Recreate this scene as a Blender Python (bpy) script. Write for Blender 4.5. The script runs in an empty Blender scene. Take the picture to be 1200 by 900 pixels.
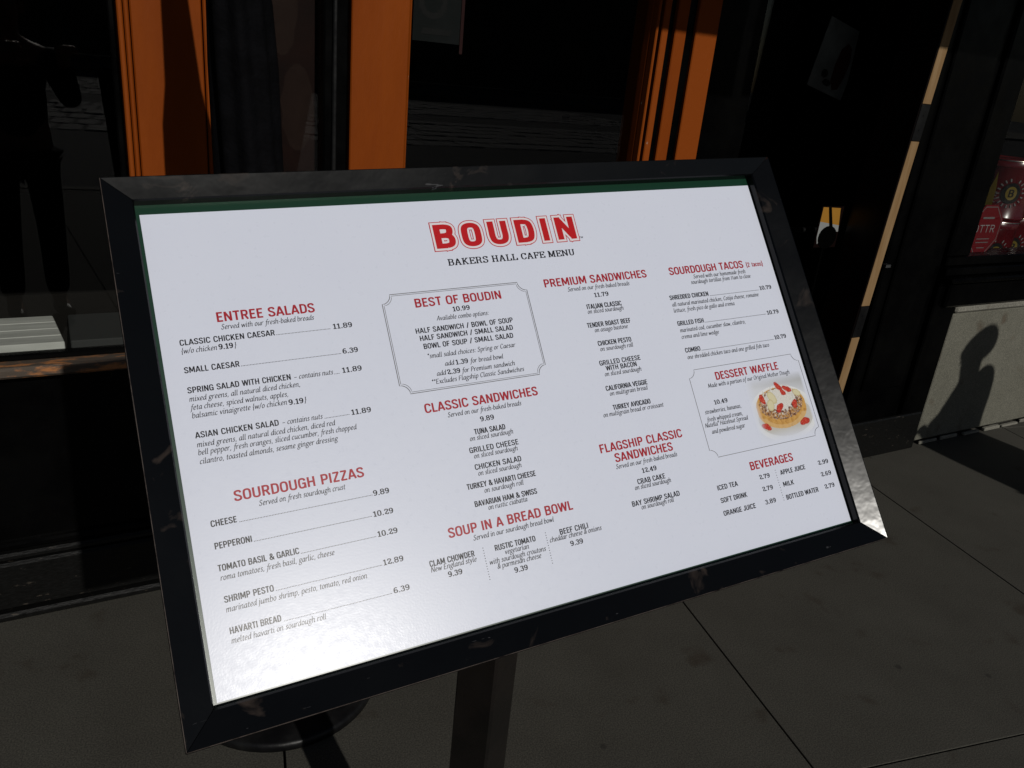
import bpy, bmesh, math, random
from mathutils import Vector, Matrix, noise
R = math.radians
random.seed(7)
S = bpy.context.scene
COL = S.collection

# ------------------------------------------------------------ camera
cam_d = bpy.data.cameras.new('camera'); cam = bpy.data.objects.new('camera', cam_d); COL.objects.link(cam)
cam_d.sensor_width = 36.0; cam_d.lens = 36.0 * 940 / 1200
cam_d.clip_start = 0.02; cam_d.clip_end = 600
RW = Matrix(((0.873409, -0.102017, 0.476181), (-0.477903, -0.367532, 0.797828), (0.093620, -0.924399, -0.369760)))
m = Matrix.Identity(4)
for r in range(3):
    m[r][0] = RW[r][0]; m[r][1] = -RW[r][1]; m[r][2] = -RW[r][2]
m.translation = Vector((0, 0, 1.6))
cam.matrix_world = m
S.camera = cam

# ------------------------------------------------------------ sky and sun
SUN_EL, SUN_TO = 28.8, Vector((-0.06, 1.0))        # elevation, ground direction the light travels in
w = bpy.data.worlds.new("World"); S.world = w; w.use_nodes = True
wn = w.node_tree; bg = wn.nodes['Background']
sky = wn.nodes.new('ShaderNodeTexSky'); sky.sky_type = 'NISHITA'; sky.sun_disc = False
sky.sun_elevation = R(SUN_EL); sky.sun_rotation = math.atan2(-SUN_TO.x, -SUN_TO.y)
sky.air_density = 1.0; sky.dust_density = 0.8
wn.links.new(sky.outputs[0], bg.inputs[0]); bg.inputs[1].default_value = 0.05
sd = bpy.data.lights.new('sun', 'SUN'); sd.energy = 5.0; sd.angle = R(0.55); sd.color = (1.0, 0.965, 0.90)
sun = bpy.data.objects.new('sun', sd); COL.objects.link(sun)
dirv = Vector((SUN_TO.x, SUN_TO.y, 0)).normalized() * math.cos(R(SUN_EL)) + Vector((0, 0, -math.sin(R(SUN_EL))))
sun.rotation_euler = dirv.to_track_quat('-Z', 'Y').to_euler()
sun.location = (2, -6, 6)
S.view_settings.view_transform = 'Standard'; S.view_settings.look = 'None'
S.view_settings.exposure = -1.15; S.view_settings.gamma = 1.0
S.cycles.max_bounces = 6

# ------------------------------------------------------------ helpers
class MB:
    """collects faces for one mesh"""
    def __init__(s): s.v = []; s.f = []; s.mi = []; s.sm = []
    def add(s, vs, fs, mi=0, smooth=False):
        o = len(s.v); s.v += [tuple(v) for v in vs]
        for f in fs: s.f.append([i + o for i in f]); s.mi.append(mi); s.sm.append(smooth)
    def box(s, x0, x1, y0, y1, z0, z1, mi=0, c=0.0, M=None):
        bm = bmesh.new(); bmesh.ops.create_cube(bm, size=1.0)
        for v in bm.verts:
            v.co = Vector((x0 + (v.co.x + .5) * (x1 - x0), y0 + (v.co.y + .5) * (y1 - y0), z0 + (v.co.z + .5) * (z1 - z0)))
        if c > 0: bmesh.ops.bevel(bm, geom=list(bm.edges), offset=c, segments=1, affect='EDGES')
        bm.verts.ensure_lookup_table()
        vs = [(M @ v.co) if M else v.co.copy() for v in bm.verts]
        s.add(vs, [[v.index for v in f.verts] for f in bm.faces], mi); bm.free()
    def tube(s, p0, p1, r0, r1=None, n=20, mi=0, caps=True, smooth=True):
        r1 = r0 if r1 is None else r1
        p0 = Vector(p0); p1 = Vector(p1); d = (p1 - p0).normalized()
        a = d.orthogonal().normalized(); b = d.cross(a)
        vs = []
        for p, r in ((p0, r0), (p1, r1)):
            for k in range(n):
                t = 2 * math.pi * k / n; vs.append(p + (a * math.cos(t) + b * math.sin(t)) * r)
        s.add(vs, [[k, (k + 1) % n, n + (k + 1) % n, n + k] for k in range(n)], mi, smooth)
        if caps: s.add(vs, [list(range(n))[::-1], list(range(n, 2 * n))], mi)
    def lathe(s, prof, n=32, c=(0, 0), mi=0, rfun=None, smooth=True):
        vs = []
        for (r, z) in prof:
            for k in range(n):
                t = 2 * math.pi * k / n; rr = r * (rfun(t, z) if rfun else 1)
                vs.append((c[0] + rr * math.cos(t), c[1] + rr * math.sin(t), z))
        fs = []
        for i in range(len(prof) - 1):
            for k in range(n):
                fs.append([i * n + k, i * n + (k + 1) % n, (i + 1) * n + (k + 1) % n, (i + 1) * n + k])
        s.add(vs, fs, mi, smooth)
        s.add(vs, [list(range(n))[::-1], list(range((len(prof) - 1) * n, len(prof) * n))], mi)
    def build(s, name, mats, parent=None, label=None, stuff=False, mat_world=None):
        me = bpy.data.meshes.new(name); me.from_pydata(s.v, [], s.f)
        if not isinstance(mats, (list, tuple)): mats = [mats]
        for mt in mats: me.materials.append(mt)
        me.polygons.foreach_set('material_index', s.mi)
        me.polygons.foreach_set('use_smooth', s.sm)
        me.update()
        o = bpy.data.objects.new(name, me); COL.objects.link(o)
        if parent: o.parent = parent
        if label: o['label'] = label
        if stuff: o['kind'] = 'stuff'
        if mat_world: o.matrix_world = mat_world
        return o
def box(name, mt, x0, x1, y0, y1, z0, z1, parent=None, c=0.003, label=None):
    b = MB(); b.box(x0, x1, y0, y1, z0, z1, 0, c); return b.build(name, mt, parent, label)
def thing(name, label, cat, loc=(0, 0, 0), group=None):
    o = bpy.data.objects.new(name, None); COL.objects.link(o); o.location = loc; o.empty_display_size = .1
    o['label'] = label; o['category'] = cat
    if group: o['group'] = group
    return o
def tag(o, label=None, cat=None, group=None, kind=None):
    for k, v in (('label', label), ('category', cat), ('group', group), ('kind', kind)):
        if v: o[k] = v
    return o

# ------------------------------------------------------------ materials
def mat(name, col, rough=.5, spec=.5, metal=0, col2=None, scale=8, lo=.4, hi=.6, detail=6, bump=0, bscale=60, coat=0, stretch=None, rvar=0, ramp3=None):
    m = bpy.data.materials.new(name); m.use_nodes = True; nt = m.node_tree; N = nt.nodes; L = nt.links
    p = N['Principled BSDF']; p.inputs['Base Color'].default_value = (*col, 1); p.inputs['Roughness'].default_value = rough
    p.inputs['Specular IOR Level'].default_value = spec; p.inputs['Metallic'].default_value = metal; p.inputs['Coat Weight'].default_value = coat
    tc = N.new('ShaderNodeTexCoord'); src = tc.outputs['Object']
    if stretch:
        mp = N.new('ShaderNodeMapping'); mp.inputs['Scale'].default_value = stretch; L.new(src, mp.inputs[0]); src = mp.outputs[0]
    if col2:
        n = N.new('ShaderNodeTexNoise'); n.inputs['Scale'].default_value = scale; n.inputs['Detail'].default_value = detail; n.inputs['Roughness'].default_value = .65
        L.new(src, n.inputs['Vector'])
        r = N.new('ShaderNodeValToRGB'); r.color_ramp.elements[0].position = lo; r.color_ramp.elements[1].position = hi
        r.color_ramp.elements[0].color = (*col, 1); r.color_ramp.elements[1].color = (*col2, 1)
        L.new(n.outputs[0], r.inputs[0]); L.new(r.outputs[0], p.inputs['Base Color'])
    if rvar:
        n3 = N.new('ShaderNodeTexNoise'); n3.inputs['Scale'].default_value = scale * 2.3; n3.inputs['Detail'].default_value = 7
        L.new(src, n3.inputs['Vector'])
        mr = N.new('ShaderNodeMapRange'); mr.inputs[1].default_value = .3; mr.inputs[2].default_value = .7
        mr.inputs[3].default_value = rough - rvar; mr.inputs[4].default_value = rough + rvar
        L.new(n3.outputs[0], mr.inputs[0]); L.new(mr.outputs[0], p.inputs['Roughness'])
    if bump:
        n2 = N.new('ShaderNodeTexNoise'); n2.inputs['Scale'].default_value = bscale; n2.inputs['Detail'].default_value = 5
        L.new(src, n2.inputs['Vector'])
        b = N.new('ShaderNodeBump'); b.inputs['Strength'].default_value = bump; b.inputs['Distance'].default_value = .01
        L.new(n2.outputs[0], b.inputs['Height']); L.new(b.outputs[0], p.inputs['Normal'])
    return m

def concrete_mat(name, a, b, spot, pits=.0):
    m = mat(name, a, .85, .3, col2=b, scale=3.0, lo=.3, hi=.75, bump=.045, bscale=420)
    nt = m.node_tree; N = nt.nodes; L = nt.links; p = N['Principled BSDF']
    base = p.inputs['Base Color'].links[0].from_socket
    geo = N.new('ShaderNodeTexCoord')
    v = N.new('ShaderNodeTexNoise'); v.inputs['Scale'].default_value = 260; v.inputs['Detail'].default_value = 2; L.new(geo.outputs['Object'], v.inputs['Vector'])
    r = N.new('ShaderNodeValToRGB'); r.color_ramp.elements[0].position = .35; r.color_ramp.elements[1].position = .72
    r.color_ramp.elements[0].color = (.66, .66, .66, 1); r.color_ramp.elements[1].color = (1.5, 1.5, 1.46, 1); L.new(v.outputs[0], r.inputs[0])
    mx = N.new('ShaderNodeMix'); mx.data_type = 'RGBA'; mx.blend_type = 'MULTIPLY'; mx.inputs[0].default_value = 1
    L.new(base, mx.inputs[6]); L.new(r.outputs[0], mx.inputs[7])
    # pale specks, gum and oil spots
    vo = N.new('ShaderNodeTexVoronoi'); vo.inputs['Scale'].default_value = 34; L.new(geo.outputs['Object'], vo.inputs['Vector'])
    vr = N.new('ShaderNodeValToRGB'); vr.color_ramp.elements[0].position = .0; vr.color_ramp.elements[1].position = .045
    vr.color_ramp.elements[0].color = (1, 1, 1, 1); vr.color_ramp.elements[1].color = (0, 0, 0, 1); L.new(vo.outputs['Distance'], vr.inputs[0])
    m2 = N.new('ShaderNodeMix'); m2.data_type = 'RGBA'; L.new(vr.outputs[0], m2.inputs[0]); L.new(mx.outputs[2], m2.inputs[6]); m2.inputs[7].default_value = (*spot, 1)
    n4 = N.new('ShaderNodeTexNoise'); n4.inputs['Scale'].default_value = 7; n4.inputs['Detail'].default_value = 3; L.new(geo.outputs['Object'], n4.inputs['Vector'])
    r4 = N.new('ShaderNodeValToRGB'); r4.color_ramp.elements[0].position = .62; r4.color_ramp.elements[1].position = .80
    r4.color_ramp.elements[0].color = (1, 1, 1, 1); r4.color_ramp.elements[1].color = (.55, .42, .34, 1); L.new(n4.outputs[0], r4.inputs[0])
    m3 = N.new('ShaderNodeMix'); m3.data_type = 'RGBA'; m3.blend_type = 'MULTIPLY'; m3.inputs[0].default_value = 1
    gv = N.new('ShaderNodeTexVoronoi'); gv.inputs['Scale'].default_value = 3.7; L.new(geo.outputs['Object'], gv.inputs['Vector'])
    gr = N.new('ShaderNodeMapRange'); gr.inputs[1].default_value = .035; gr.inputs[2].default_value = .05; gr.inputs[3].default_value = .55; gr.inputs[4].default_value = 0; L.new(gv.outputs['Distance'], gr.inputs[0])
    m5 = N.new('ShaderNodeMix'); m5.data_type = 'RGBA'; L.new(gr.outputs[0], m5.inputs[0]); L.new(m2.outputs[2], m5.inputs[6]); m5.inputs[7].default_value = (.012, .011, .010, 1)
    L.new(m5.outputs[2], m3.inputs[6]); L.new(r4.outputs[0], m3.inputs[7]); L.new(m3.outputs[2], p.inputs['Base Color'])
    return m

def glass_mat(name, tint=(.93, .94, .935), rough=0.0):
    m = bpy.data.materials.new(name); m.use_nodes = True; nt = m.node_tree; N = nt.nodes; L = nt.links
    N.remove(N['Principled BSDF']); out = N['Material Output']
    fr = N.new('ShaderNodeFresnel'); ge = N.new('ShaderNodeNewGeometry'); mr = N.new('ShaderNodeMapRange'); mr.inputs[3].default_value = 1.5; mr.inputs[4].default_value = 1 / 1.5
    L.new(ge.outputs['Backfacing'], mr.inputs[0]); L.new(mr.outputs[0], fr.inputs[0])
    t = N.new('ShaderNodeBsdfTransparent'); t.inputs[0].default_value = (*tint, 1)
    g = N.new('ShaderNodeBsdfGlossy'); g.inputs['Roughness'].default_value = rough; g.inputs[0].default_value = (.46, .46, .46, 1)
    mx = N.new('ShaderNodeMixShader'); L.new(fr.outputs[0], mx.inputs[0]); L.new(t.outputs[0], mx.inputs[1]); L.new(g.outputs[0], mx.inputs[2])
    L.new(mx.outputs[0], out.inputs[0]); return m

M = {}
M['slab'] = concrete_mat('sidewalk_concrete', (.047, .044, .037), (.063, .060, .051), (.13, .125, .11))
M['bed'] = mat('joint_dirt', (.012, .011, .010), .95)
M['curb'] = concrete_mat('base_concrete', (.106, .103, .083), (.144, .140, .116), (.10, .09, .07))
M['ledge_conc'] = concrete_mat('ledge_concrete', (.15, .145, .125), (.22, .21, .18), (.14, .12, .10))
M['asphalt'] = mat('asphalt', (.045, .045, .047), .9, col2=(.06, .06, .06), bump=.3)
M['cobble'] = mat('cobble', (.15, .145, .14), .8, col2=(.25, .24, .23), scale=4, lo=.3, hi=.7)
M['blackpaint'] = mat('black_gloss_paint', (.0007, .0007, .0008), .28, .06, col2=(.0018, .0018, .0018), scale=5, bump=.04, bscale=30, rvar=.1)
M['blackwear'] = mat('worn_black_paint', (.004, .004, .0038), .42, .2, col2=(.06, .05, .04), scale=26, lo=.63, hi=.74, bump=.1, stretch=(1, 3, 3), rvar=.12)
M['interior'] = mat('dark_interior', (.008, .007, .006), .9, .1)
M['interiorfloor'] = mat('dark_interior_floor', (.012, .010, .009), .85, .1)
M['orange'] = mat('orange_paint', (.225, .047, .0035), .6, .08, col2=(.18, .035, .0025), scale=4, lo=.3, hi=.72, bump=.12, bscale=45, rvar=.08, stretch=(2.5, 2.5, .6))
M['orangewear'] = mat('chipped_orange_paint', (.23, .048, .0035), .6, .1, col2=(.62, .52, .40), scale=60, lo=.66, hi=.70, stretch=(1, 1, .35), bump=.1)
M['orangescuff'] = mat('scuffed_orange_paint', (.225, .047, .0035), .6, .1, col2=(.42, .34, .26), scale=22, lo=.70, hi=.78, bump=.1)
M['sillwood'] = mat('worn_sill', (.075, .058, .045), .55, .3, col2=(.36, .15, .055), scale=38, lo=.50, hi=.60, stretch=(.3, 1, 1), bump=.15)
M['paleboard'] = mat('pale_board', (.62, .62, .58), .75, .3, col2=(.44, .44, .41), scale=12, lo=.4, hi=.75, stretch=(.25, 3, 1), bump=.1)
M['rawwood'] = mat('raw_wood_edge', (.21, .125, .055), .6, .15, col2=(.27, .175, .09), scale=14, lo=.35, hi=.65, stretch=(4, 4, .35), bump=.08)
M['iron'] = mat('black_iron', (.0035, .0035, .004), .40, .2, bump=.08, rvar=.1, col2=(.009, .009, .009))
M['steel'] = mat('brushed_steel', (.5, .5, .5), .3, metal=1)
M['doorred'] = mat('dark_red_door', (.005, .0018, .0016), .35, .25)
M['glass'] = glass_mat('window_glass')
M['poster'] = mat('faded_poster', (.009, .010, .0105), .6, .1, col2=(.006, .0075, .0075), scale=6)
M['doorposter'] = mat('door_poster_paper', (.10, .11, .11), .6, col2=(.06, .065, .065), scale=6)
M['shelfshade'] = mat('shelf_shade_grey', (.030, .031, .030), .8)  # dark tone standing in for shade on the shelf
M['redprint'] = mat('red_print', (.022, .003, .003), .6, .2)
M['breadprint'] = mat('bread_print', (.014, .004, .0025), .6, .1, col2=(.006, .002, .0015), scale=5, lo=.35, hi=.65)
M['crust'] = mat('crust_print', (.022, .011, .008), .6, .1, col2=(.012, .005, .0035), scale=9, lo=.3, hi=.7)
M['darkdisc'] = mat('dark_disc', (.0012, .0012, .0012), .9, .0)
M['darkprint'] = mat('dark_print', (.004, .004, .004), .6, .2)
M['tin'] = mat('red_tin', (.080, .0022, .0045), .22, .5, coat=.5)
M['tinrim'] = mat('tin_rim', (.55, .5, .45), .25, metal=1)
M['gold'] = mat('gold_print', (.16, .11, .012), .4)
M['greyprint'] = mat('grey_print', (.15, .14, .14), .5)
M['whiteprint'] = mat('white_print', (.28, .26, .26), .5)
M['signred'] = mat('red_sign', (.135, .0055, .009), .4, .3)
M['yellow'] = mat('yellow_card', (.33, .15, .010), .6)
M['white'] = mat('white_card', (.24, .25, .25), .6)
M['canvas'] = mat('black_canvas', (.0014, .0014, .0019), .85, .06, col2=(.0026, .0026, .0034), scale=20, bump=.3, bscale=90)
M['brick'] = mat('street_wall', (.10, .085, .07), .9, col2=(.14, .12, .10), scale=1)
M['winfar'] = mat('far_window', (.02, .022, .025), .1)
M['kerb'] = concrete_mat('kerb_concrete', (.14, .13, .11), (.18, .17, .15), (.1, .1, .09))
# sign
def frame_mat():
    m = mat('black_frame_enamel', (.0028, .0031, .0036), .26, .22, coat=.0)
    nt = m.node_tree; N = nt.nodes; L = nt.links; p = N['Principled BSDF']
    tc = N.new('ShaderNodeTexCoord')
    def noise_ramp(scale, lo, hi, det=6, st=None, dist=0):
        n = N.new('ShaderNodeTexNoise'); n.inputs['Scale'].default_value = scale; n.inputs['Detail'].default_value = det; n.inputs['Distortion'].default_value = dist
        src = tc.outputs['Object']
        if st:
            mp = N.new('ShaderNodeMapping'); mp.inputs['Scale'].default_value = st; L.new(src, mp.inputs[0]); src = mp.outputs[0]
        L.new(src, n.inputs['Vector'])
        r = N.new('ShaderNodeMapRange'); r.inputs[1].default_value = lo; r.inputs[2].default_value = hi; L.new(n.outputs[0], r.inputs[0]); return r.outputs[0], n.outputs[0]
    rust, _ = noise_ramp(21, .64, .73, 12, dist=.9)
    scr, _ = noise_ramp(30, .735, .75, 3, (1, 9, 1), .5)
    mx = N.new('ShaderNodeMix'); mx.data_type = 'RGBA'; mx.inputs[6].default_value = (.0028, .0031, .0036, 1); mx.inputs[7].default_value = (.034, .026, .022, 1)
    L.new(rust, mx.inputs[0])
    mx2 = N.new('ShaderNodeMix'); mx2.data_type = 'RGBA'; L.new(scr, mx2.inputs[0]); L.new(mx.outputs[2], mx2.inputs[6]); mx2.inputs[7].default_value = (.045, .045, .048, 1)
    L.new(mx2.outputs[2], p.inputs['Base Color'])
    rr, raw = noise_ramp(9, .3, .7)
    mr = N.new('ShaderNodeMapRange'); mr.inputs[3].default_value = .16; mr.inputs[4].default_value = .25; L.new(rr, mr.inputs[0]); L.new(mr.outputs[0], p.inputs['Roughness'])
    b = N.new('ShaderNodeBump'); b.inputs['Strength'].default_value = .14; b.inputs['Distance'].default_value = .0016
    _, w1 = noise_ramp(46, 0, 1, 2, (1, 1.0, 1), .2); L.new(w1, b.inputs['Height']); L.new(b.outputs[0], p.inputs['Normal'])
    return m
M['frame'] = frame_mat()
M['wornedge'] = mat('bare_metal_edge', (.24, .19, .16), .35, .5, metal=.7, col2=(.03, .02, .018), scale=40, lo=.45, hi=.7)
M['green'] = mat('green_mat_board', (.004, .034, .017), .30, .5)
PR = .295
def print_mat(name, c, c2=None):
    m = mat(name, c, PR, .37, col2=c2, scale=9, lo=.35, hi=.75)
    nt = m.node_tree; N = nt.nodes; L = nt.links; p = N['Principled BSDF']
    tc = N.new('ShaderNodeTexCoord'); n = N.new('ShaderNodeTexNoise'); n.inputs['Scale'].default_value = 120; n.inputs['Detail'].default_value = 8
    L.new(tc.outputs['Object'], n.inputs['Vector'])
    mr = N.new('ShaderNodeMapRange'); mr.inputs[1].default_value = .3; mr.inputs[2].default_value = .7; mr.inputs[3].default_value = PR - .03; mr.inputs[4].default_value = PR + .03
    L.new(n.outputs[0], mr.inputs[0]); L.new(mr.outputs[0], p.inputs['Roughness'])
    n5 = N.new('ShaderNodeTexNoise'); n5.inputs['Scale'].default_value = 420; n5.inputs['Detail'].default_value = 3; L.new(tc.outputs['Object'], n5.inputs['Vector'])
    bp = N.new('ShaderNodeBump'); bp.inputs['Strength'].default_value = .10; bp.inputs['Distance'].default_value = .0006
    L.new(n5.outputs[0], bp.inputs['Height']); L.new(bp.outputs[0], p.inputs['Normal'])
    return m
M['paper'] = print_mat('menu_paper', (.72, .755, .875), (.705, .74, .865))
def add_specks(m):
    nt = m.node_tree; N = nt.nodes; L = nt.links; p = N['Principled BSDF']; src = p.inputs['Base Color'].links[0].from_socket
    tc = N.new('ShaderNodeTexCoord'); v = N.new('ShaderNodeTexVoronoi'); v.inputs['Scale'].default_value = 22; L.new(tc.outputs['Object'], v.inputs['Vector'])
    n = N.new('ShaderNodeTexNoise'); n.inputs['Scale'].default_value = 300; L.new(tc.outputs['Object'], n.inputs['Vector'])
    ad = N.new('ShaderNodeMath'); ad.operation = 'MULTIPLY_ADD'; L.new(n.outputs[0], ad.inputs[0]); ad.inputs[1].default_value = .05; L.new(v.outputs['Distance'], ad.inputs[2])
    r = N.new('ShaderNodeMapRange'); r.inputs[1].default_value = .038; r.inputs[2].default_value = .05; r.inputs[3].default_value = .35; r.inputs[4].default_value = 0; L.new(ad.outputs[0], r.inputs[0])
    mx = N.new('ShaderNodeMix'); mx.data_type = 'RGBA'; L.new(r.outputs[0], mx.inputs[0]); L.new(src, mx.inputs[6]); mx.inputs[7].default_value = (.30, .28, .26, 1)
    L.new(mx.outputs[2], p.inputs['Base Color'])
add_specks(M['paper'])
M['ink'] = print_mat('black_ink', (.013, .013, .018))
M['softink'] = print_mat('description_ink', (.030, .030, .036))
M['red'] = print_mat('red_ink', (.40, .018, .030))
M['redlogo'] = print_mat('logo_red_ink', (.52, .012, .016))
M['logowhite'] = print_mat('logo_white_ink', (.78, .74, .78))
M['greyink'] = print_mat('grey_ink', (.16, .16, .17))

# ------------------------------------------------------------ lettering (own stroke alphabets)
SANS = {  # capital height 7; '-' straight, '~' smooth, 'o' closed smooth
'A': (4.0, "-0.35,0 1.95,7|-3.65,0 2.05,7|-1.0,2.0 3.0,2.0"), 'B': (3.9, "-.75,0 .75,7|-.4,6.55 2.1,6.55|-.4,3.65 2.3,3.65|-.4,.45 2.3,.45|~1.9,6.55 2.9,6.3 3.15,5.2 2.85,4.0 1.9,3.65|~2.0,3.65 3.0,3.3 3.3,2.1 3.0,.8 2.0,.45"),
'C': (3.8, "~3.25,4.9 3.1,6.0 1.95,6.6 .85,6.0 .6,3.5 .85,1.0 1.95,.4 3.1,1.0 3.25,2.2"), 'D': (3.9, "-.75,0 .75,7|-.4,6.55 1.8,6.55|-.4,.45 1.8,.45|~1.6,6.55 2.9,6.1 3.3,4.6 3.3,2.4 2.9,.9 1.6,.45"),
'E': (3.3, "-.75,0 .75,7|-.4,6.55 3.1,6.55|-.4,3.6 2.8,3.6|-.4,.45 3.1,.45"), 'F': (3.2, "-.75,0 .75,7|-.4,6.55 3.1,6.55|-.4,3.5 2.7,3.5"),
'G': (3.9, "~3.25,5.0 3.0,6.1 1.95,6.6 .85,6.0 .6,3.5 .85,1.0 1.9,.4 2.9,.9 3.3,2.0|-3.3,0 3.3,3.5|-3.6,3.3 2.0,3.3"), 'H': (4.1, "-.75,0 .75,7|-3.35,0 3.35,7|-.6,3.6 3.5,3.6"),
'I': (1.5, "-.75,0 .75,7"), 'J': (2.9, "~2.15,7 2.15,3 2.05,.9 1.2,.4 .45,.9 .35,2.0"), 'K': (3.9, "-.75,0 .75,7|-3.3,7 .9,2.4|-1.5,3.7 3.5,0"), 'L': (3.1, "-.75,0 .75,7|-.4,.45 3.0,.45"),
'M': (5.2, "-.75,0 .75,7|-4.45,0 4.45,7|-.9,7 2.6,1.2|-4.3,7 2.6,1.2"), 'N': (4.2, "-.75,0 .75,7|-3.45,0 3.45,7|-.75,6.9 3.45,.1"), 'O': (3.9, "o1.95,6.6 .9,6.1 .6,4.6 .6,2.4 .9,.9 1.95,.4 3.0,.9 3.3,2.4 3.3,4.6 3.0,6.1"),
'P': (3.7, "-.75,0 .75,7|-.4,6.55 2.1,6.55|-.4,3.15 2.1,3.15|~1.9,6.55 2.9,6.2 3.15,4.85 2.9,3.5 1.9,3.15"), 'R': (3.9, "-.75,0 .75,7|-.4,6.55 2.1,6.55|-.4,3.3 2.1,3.3|~1.9,6.55 2.9,6.2 3.15,4.95 2.9,3.65 1.9,3.3|-2.1,3.3 3.4,0"),
'S': (3.7, "~3.1,5.2 2.8,6.3 1.8,6.6 .8,6.1 .65,5.0 1.1,4.1 2.4,3.2 3.1,2.2 2.9,.9 1.8,.4 .75,.8 .5,2.0"), 'T': (3.4, "-1.7,0 1.7,7|-.1,6.55 3.3,6.55"), 'U': (4.0, "~.7,7 .7,4.5 .7,2.0 1.0,.8 2.0,.4 3.0,.8 3.3,2.0 3.3,4.5 3.3,7"),
'V': (3.8, "-.35,7 1.9,.1|-3.45,7 1.9,.1"), 'W': (5.6, "-.35,7 1.5,.1|-2.8,6.8 1.5,.1|-2.8,6.8 4.1,.1|-5.25,7 4.1,.1"), 'X': (3.8, "-.4,7 3.4,0|-3.4,7 .4,0"), 'Y': (3.8, "-.35,7 1.9,3.2|-3.45,7 1.9,3.2|-1.9,0 1.9,3.4"), 'Z': (3.5, "-.3,6.55 3.2,6.55|-3.0,6.6 .5,.4|-.3,.45 3.2,.45"),
'&': (4.4, "~4.1,3.3 3.2,1.3 1.9,.4 .8,.9 .6,2.1 1.6,3.5 2.7,4.6 2.7,6.0 1.9,6.6 1.1,6.0 1.2,4.7 3.0,1.8 4.3,0"), '/': (3.0, "-.5,-.3 2.6,7.3"), '2': (3.6, "~.6,5.2 .9,6.3 1.9,6.6 2.9,6.1 2.9,4.6 1.6,2.4 .6,.5|-.4,.45 3.2,.45"),
'{': (2.0, "~1.7,7.8 1.0,7.3 1.0,5 .9,4 .3,3.4 .9,2.8 1.0,1.8 1.0,-.5 1.7,-1"), '}': (2.0, "~.3,7.8 1.0,7.3 1.0,5 1.1,4 1.7,3.4 1.1,2.8 1.0,1.8 1.0,-.5 .3,-1"),
't': (2.3, "~1.1,6.3 1.0,1.2 1.4,.4 2.1,.6|-.2,4.8 2.1,4.8"), 'a': (3.2, "~.5,4.0 1.3,4.8 2.4,4.2 2.4,0|~2.4,2.9 1.0,2.6 .5,1.4 1.2,.4 2.4,1.4"), 'c': (3.0, "~2.7,4.0 1.6,4.8 .6,3.6 .6,1.6 1.6,.4 2.7,1.2"), 'o': (3.3, "o1.6,4.8 .6,3.8 .6,1.4 1.6,.4 2.6,1.4 2.6,3.8"), 's': (2.9, "~2.4,3.9 1.5,4.8 .6,4.0 .9,3.0 2.2,2.2 2.4,1.2 1.4,.4 .4,1.2"),
'9': (3.6, "o1.9,6.6 .8,5.9 .7,4.6 1.7,3.4 2.9,4.4 2.9,5.9|~3.0,5.2 2.8,2.4 1.8,.5 .8,.7"),
}
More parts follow.
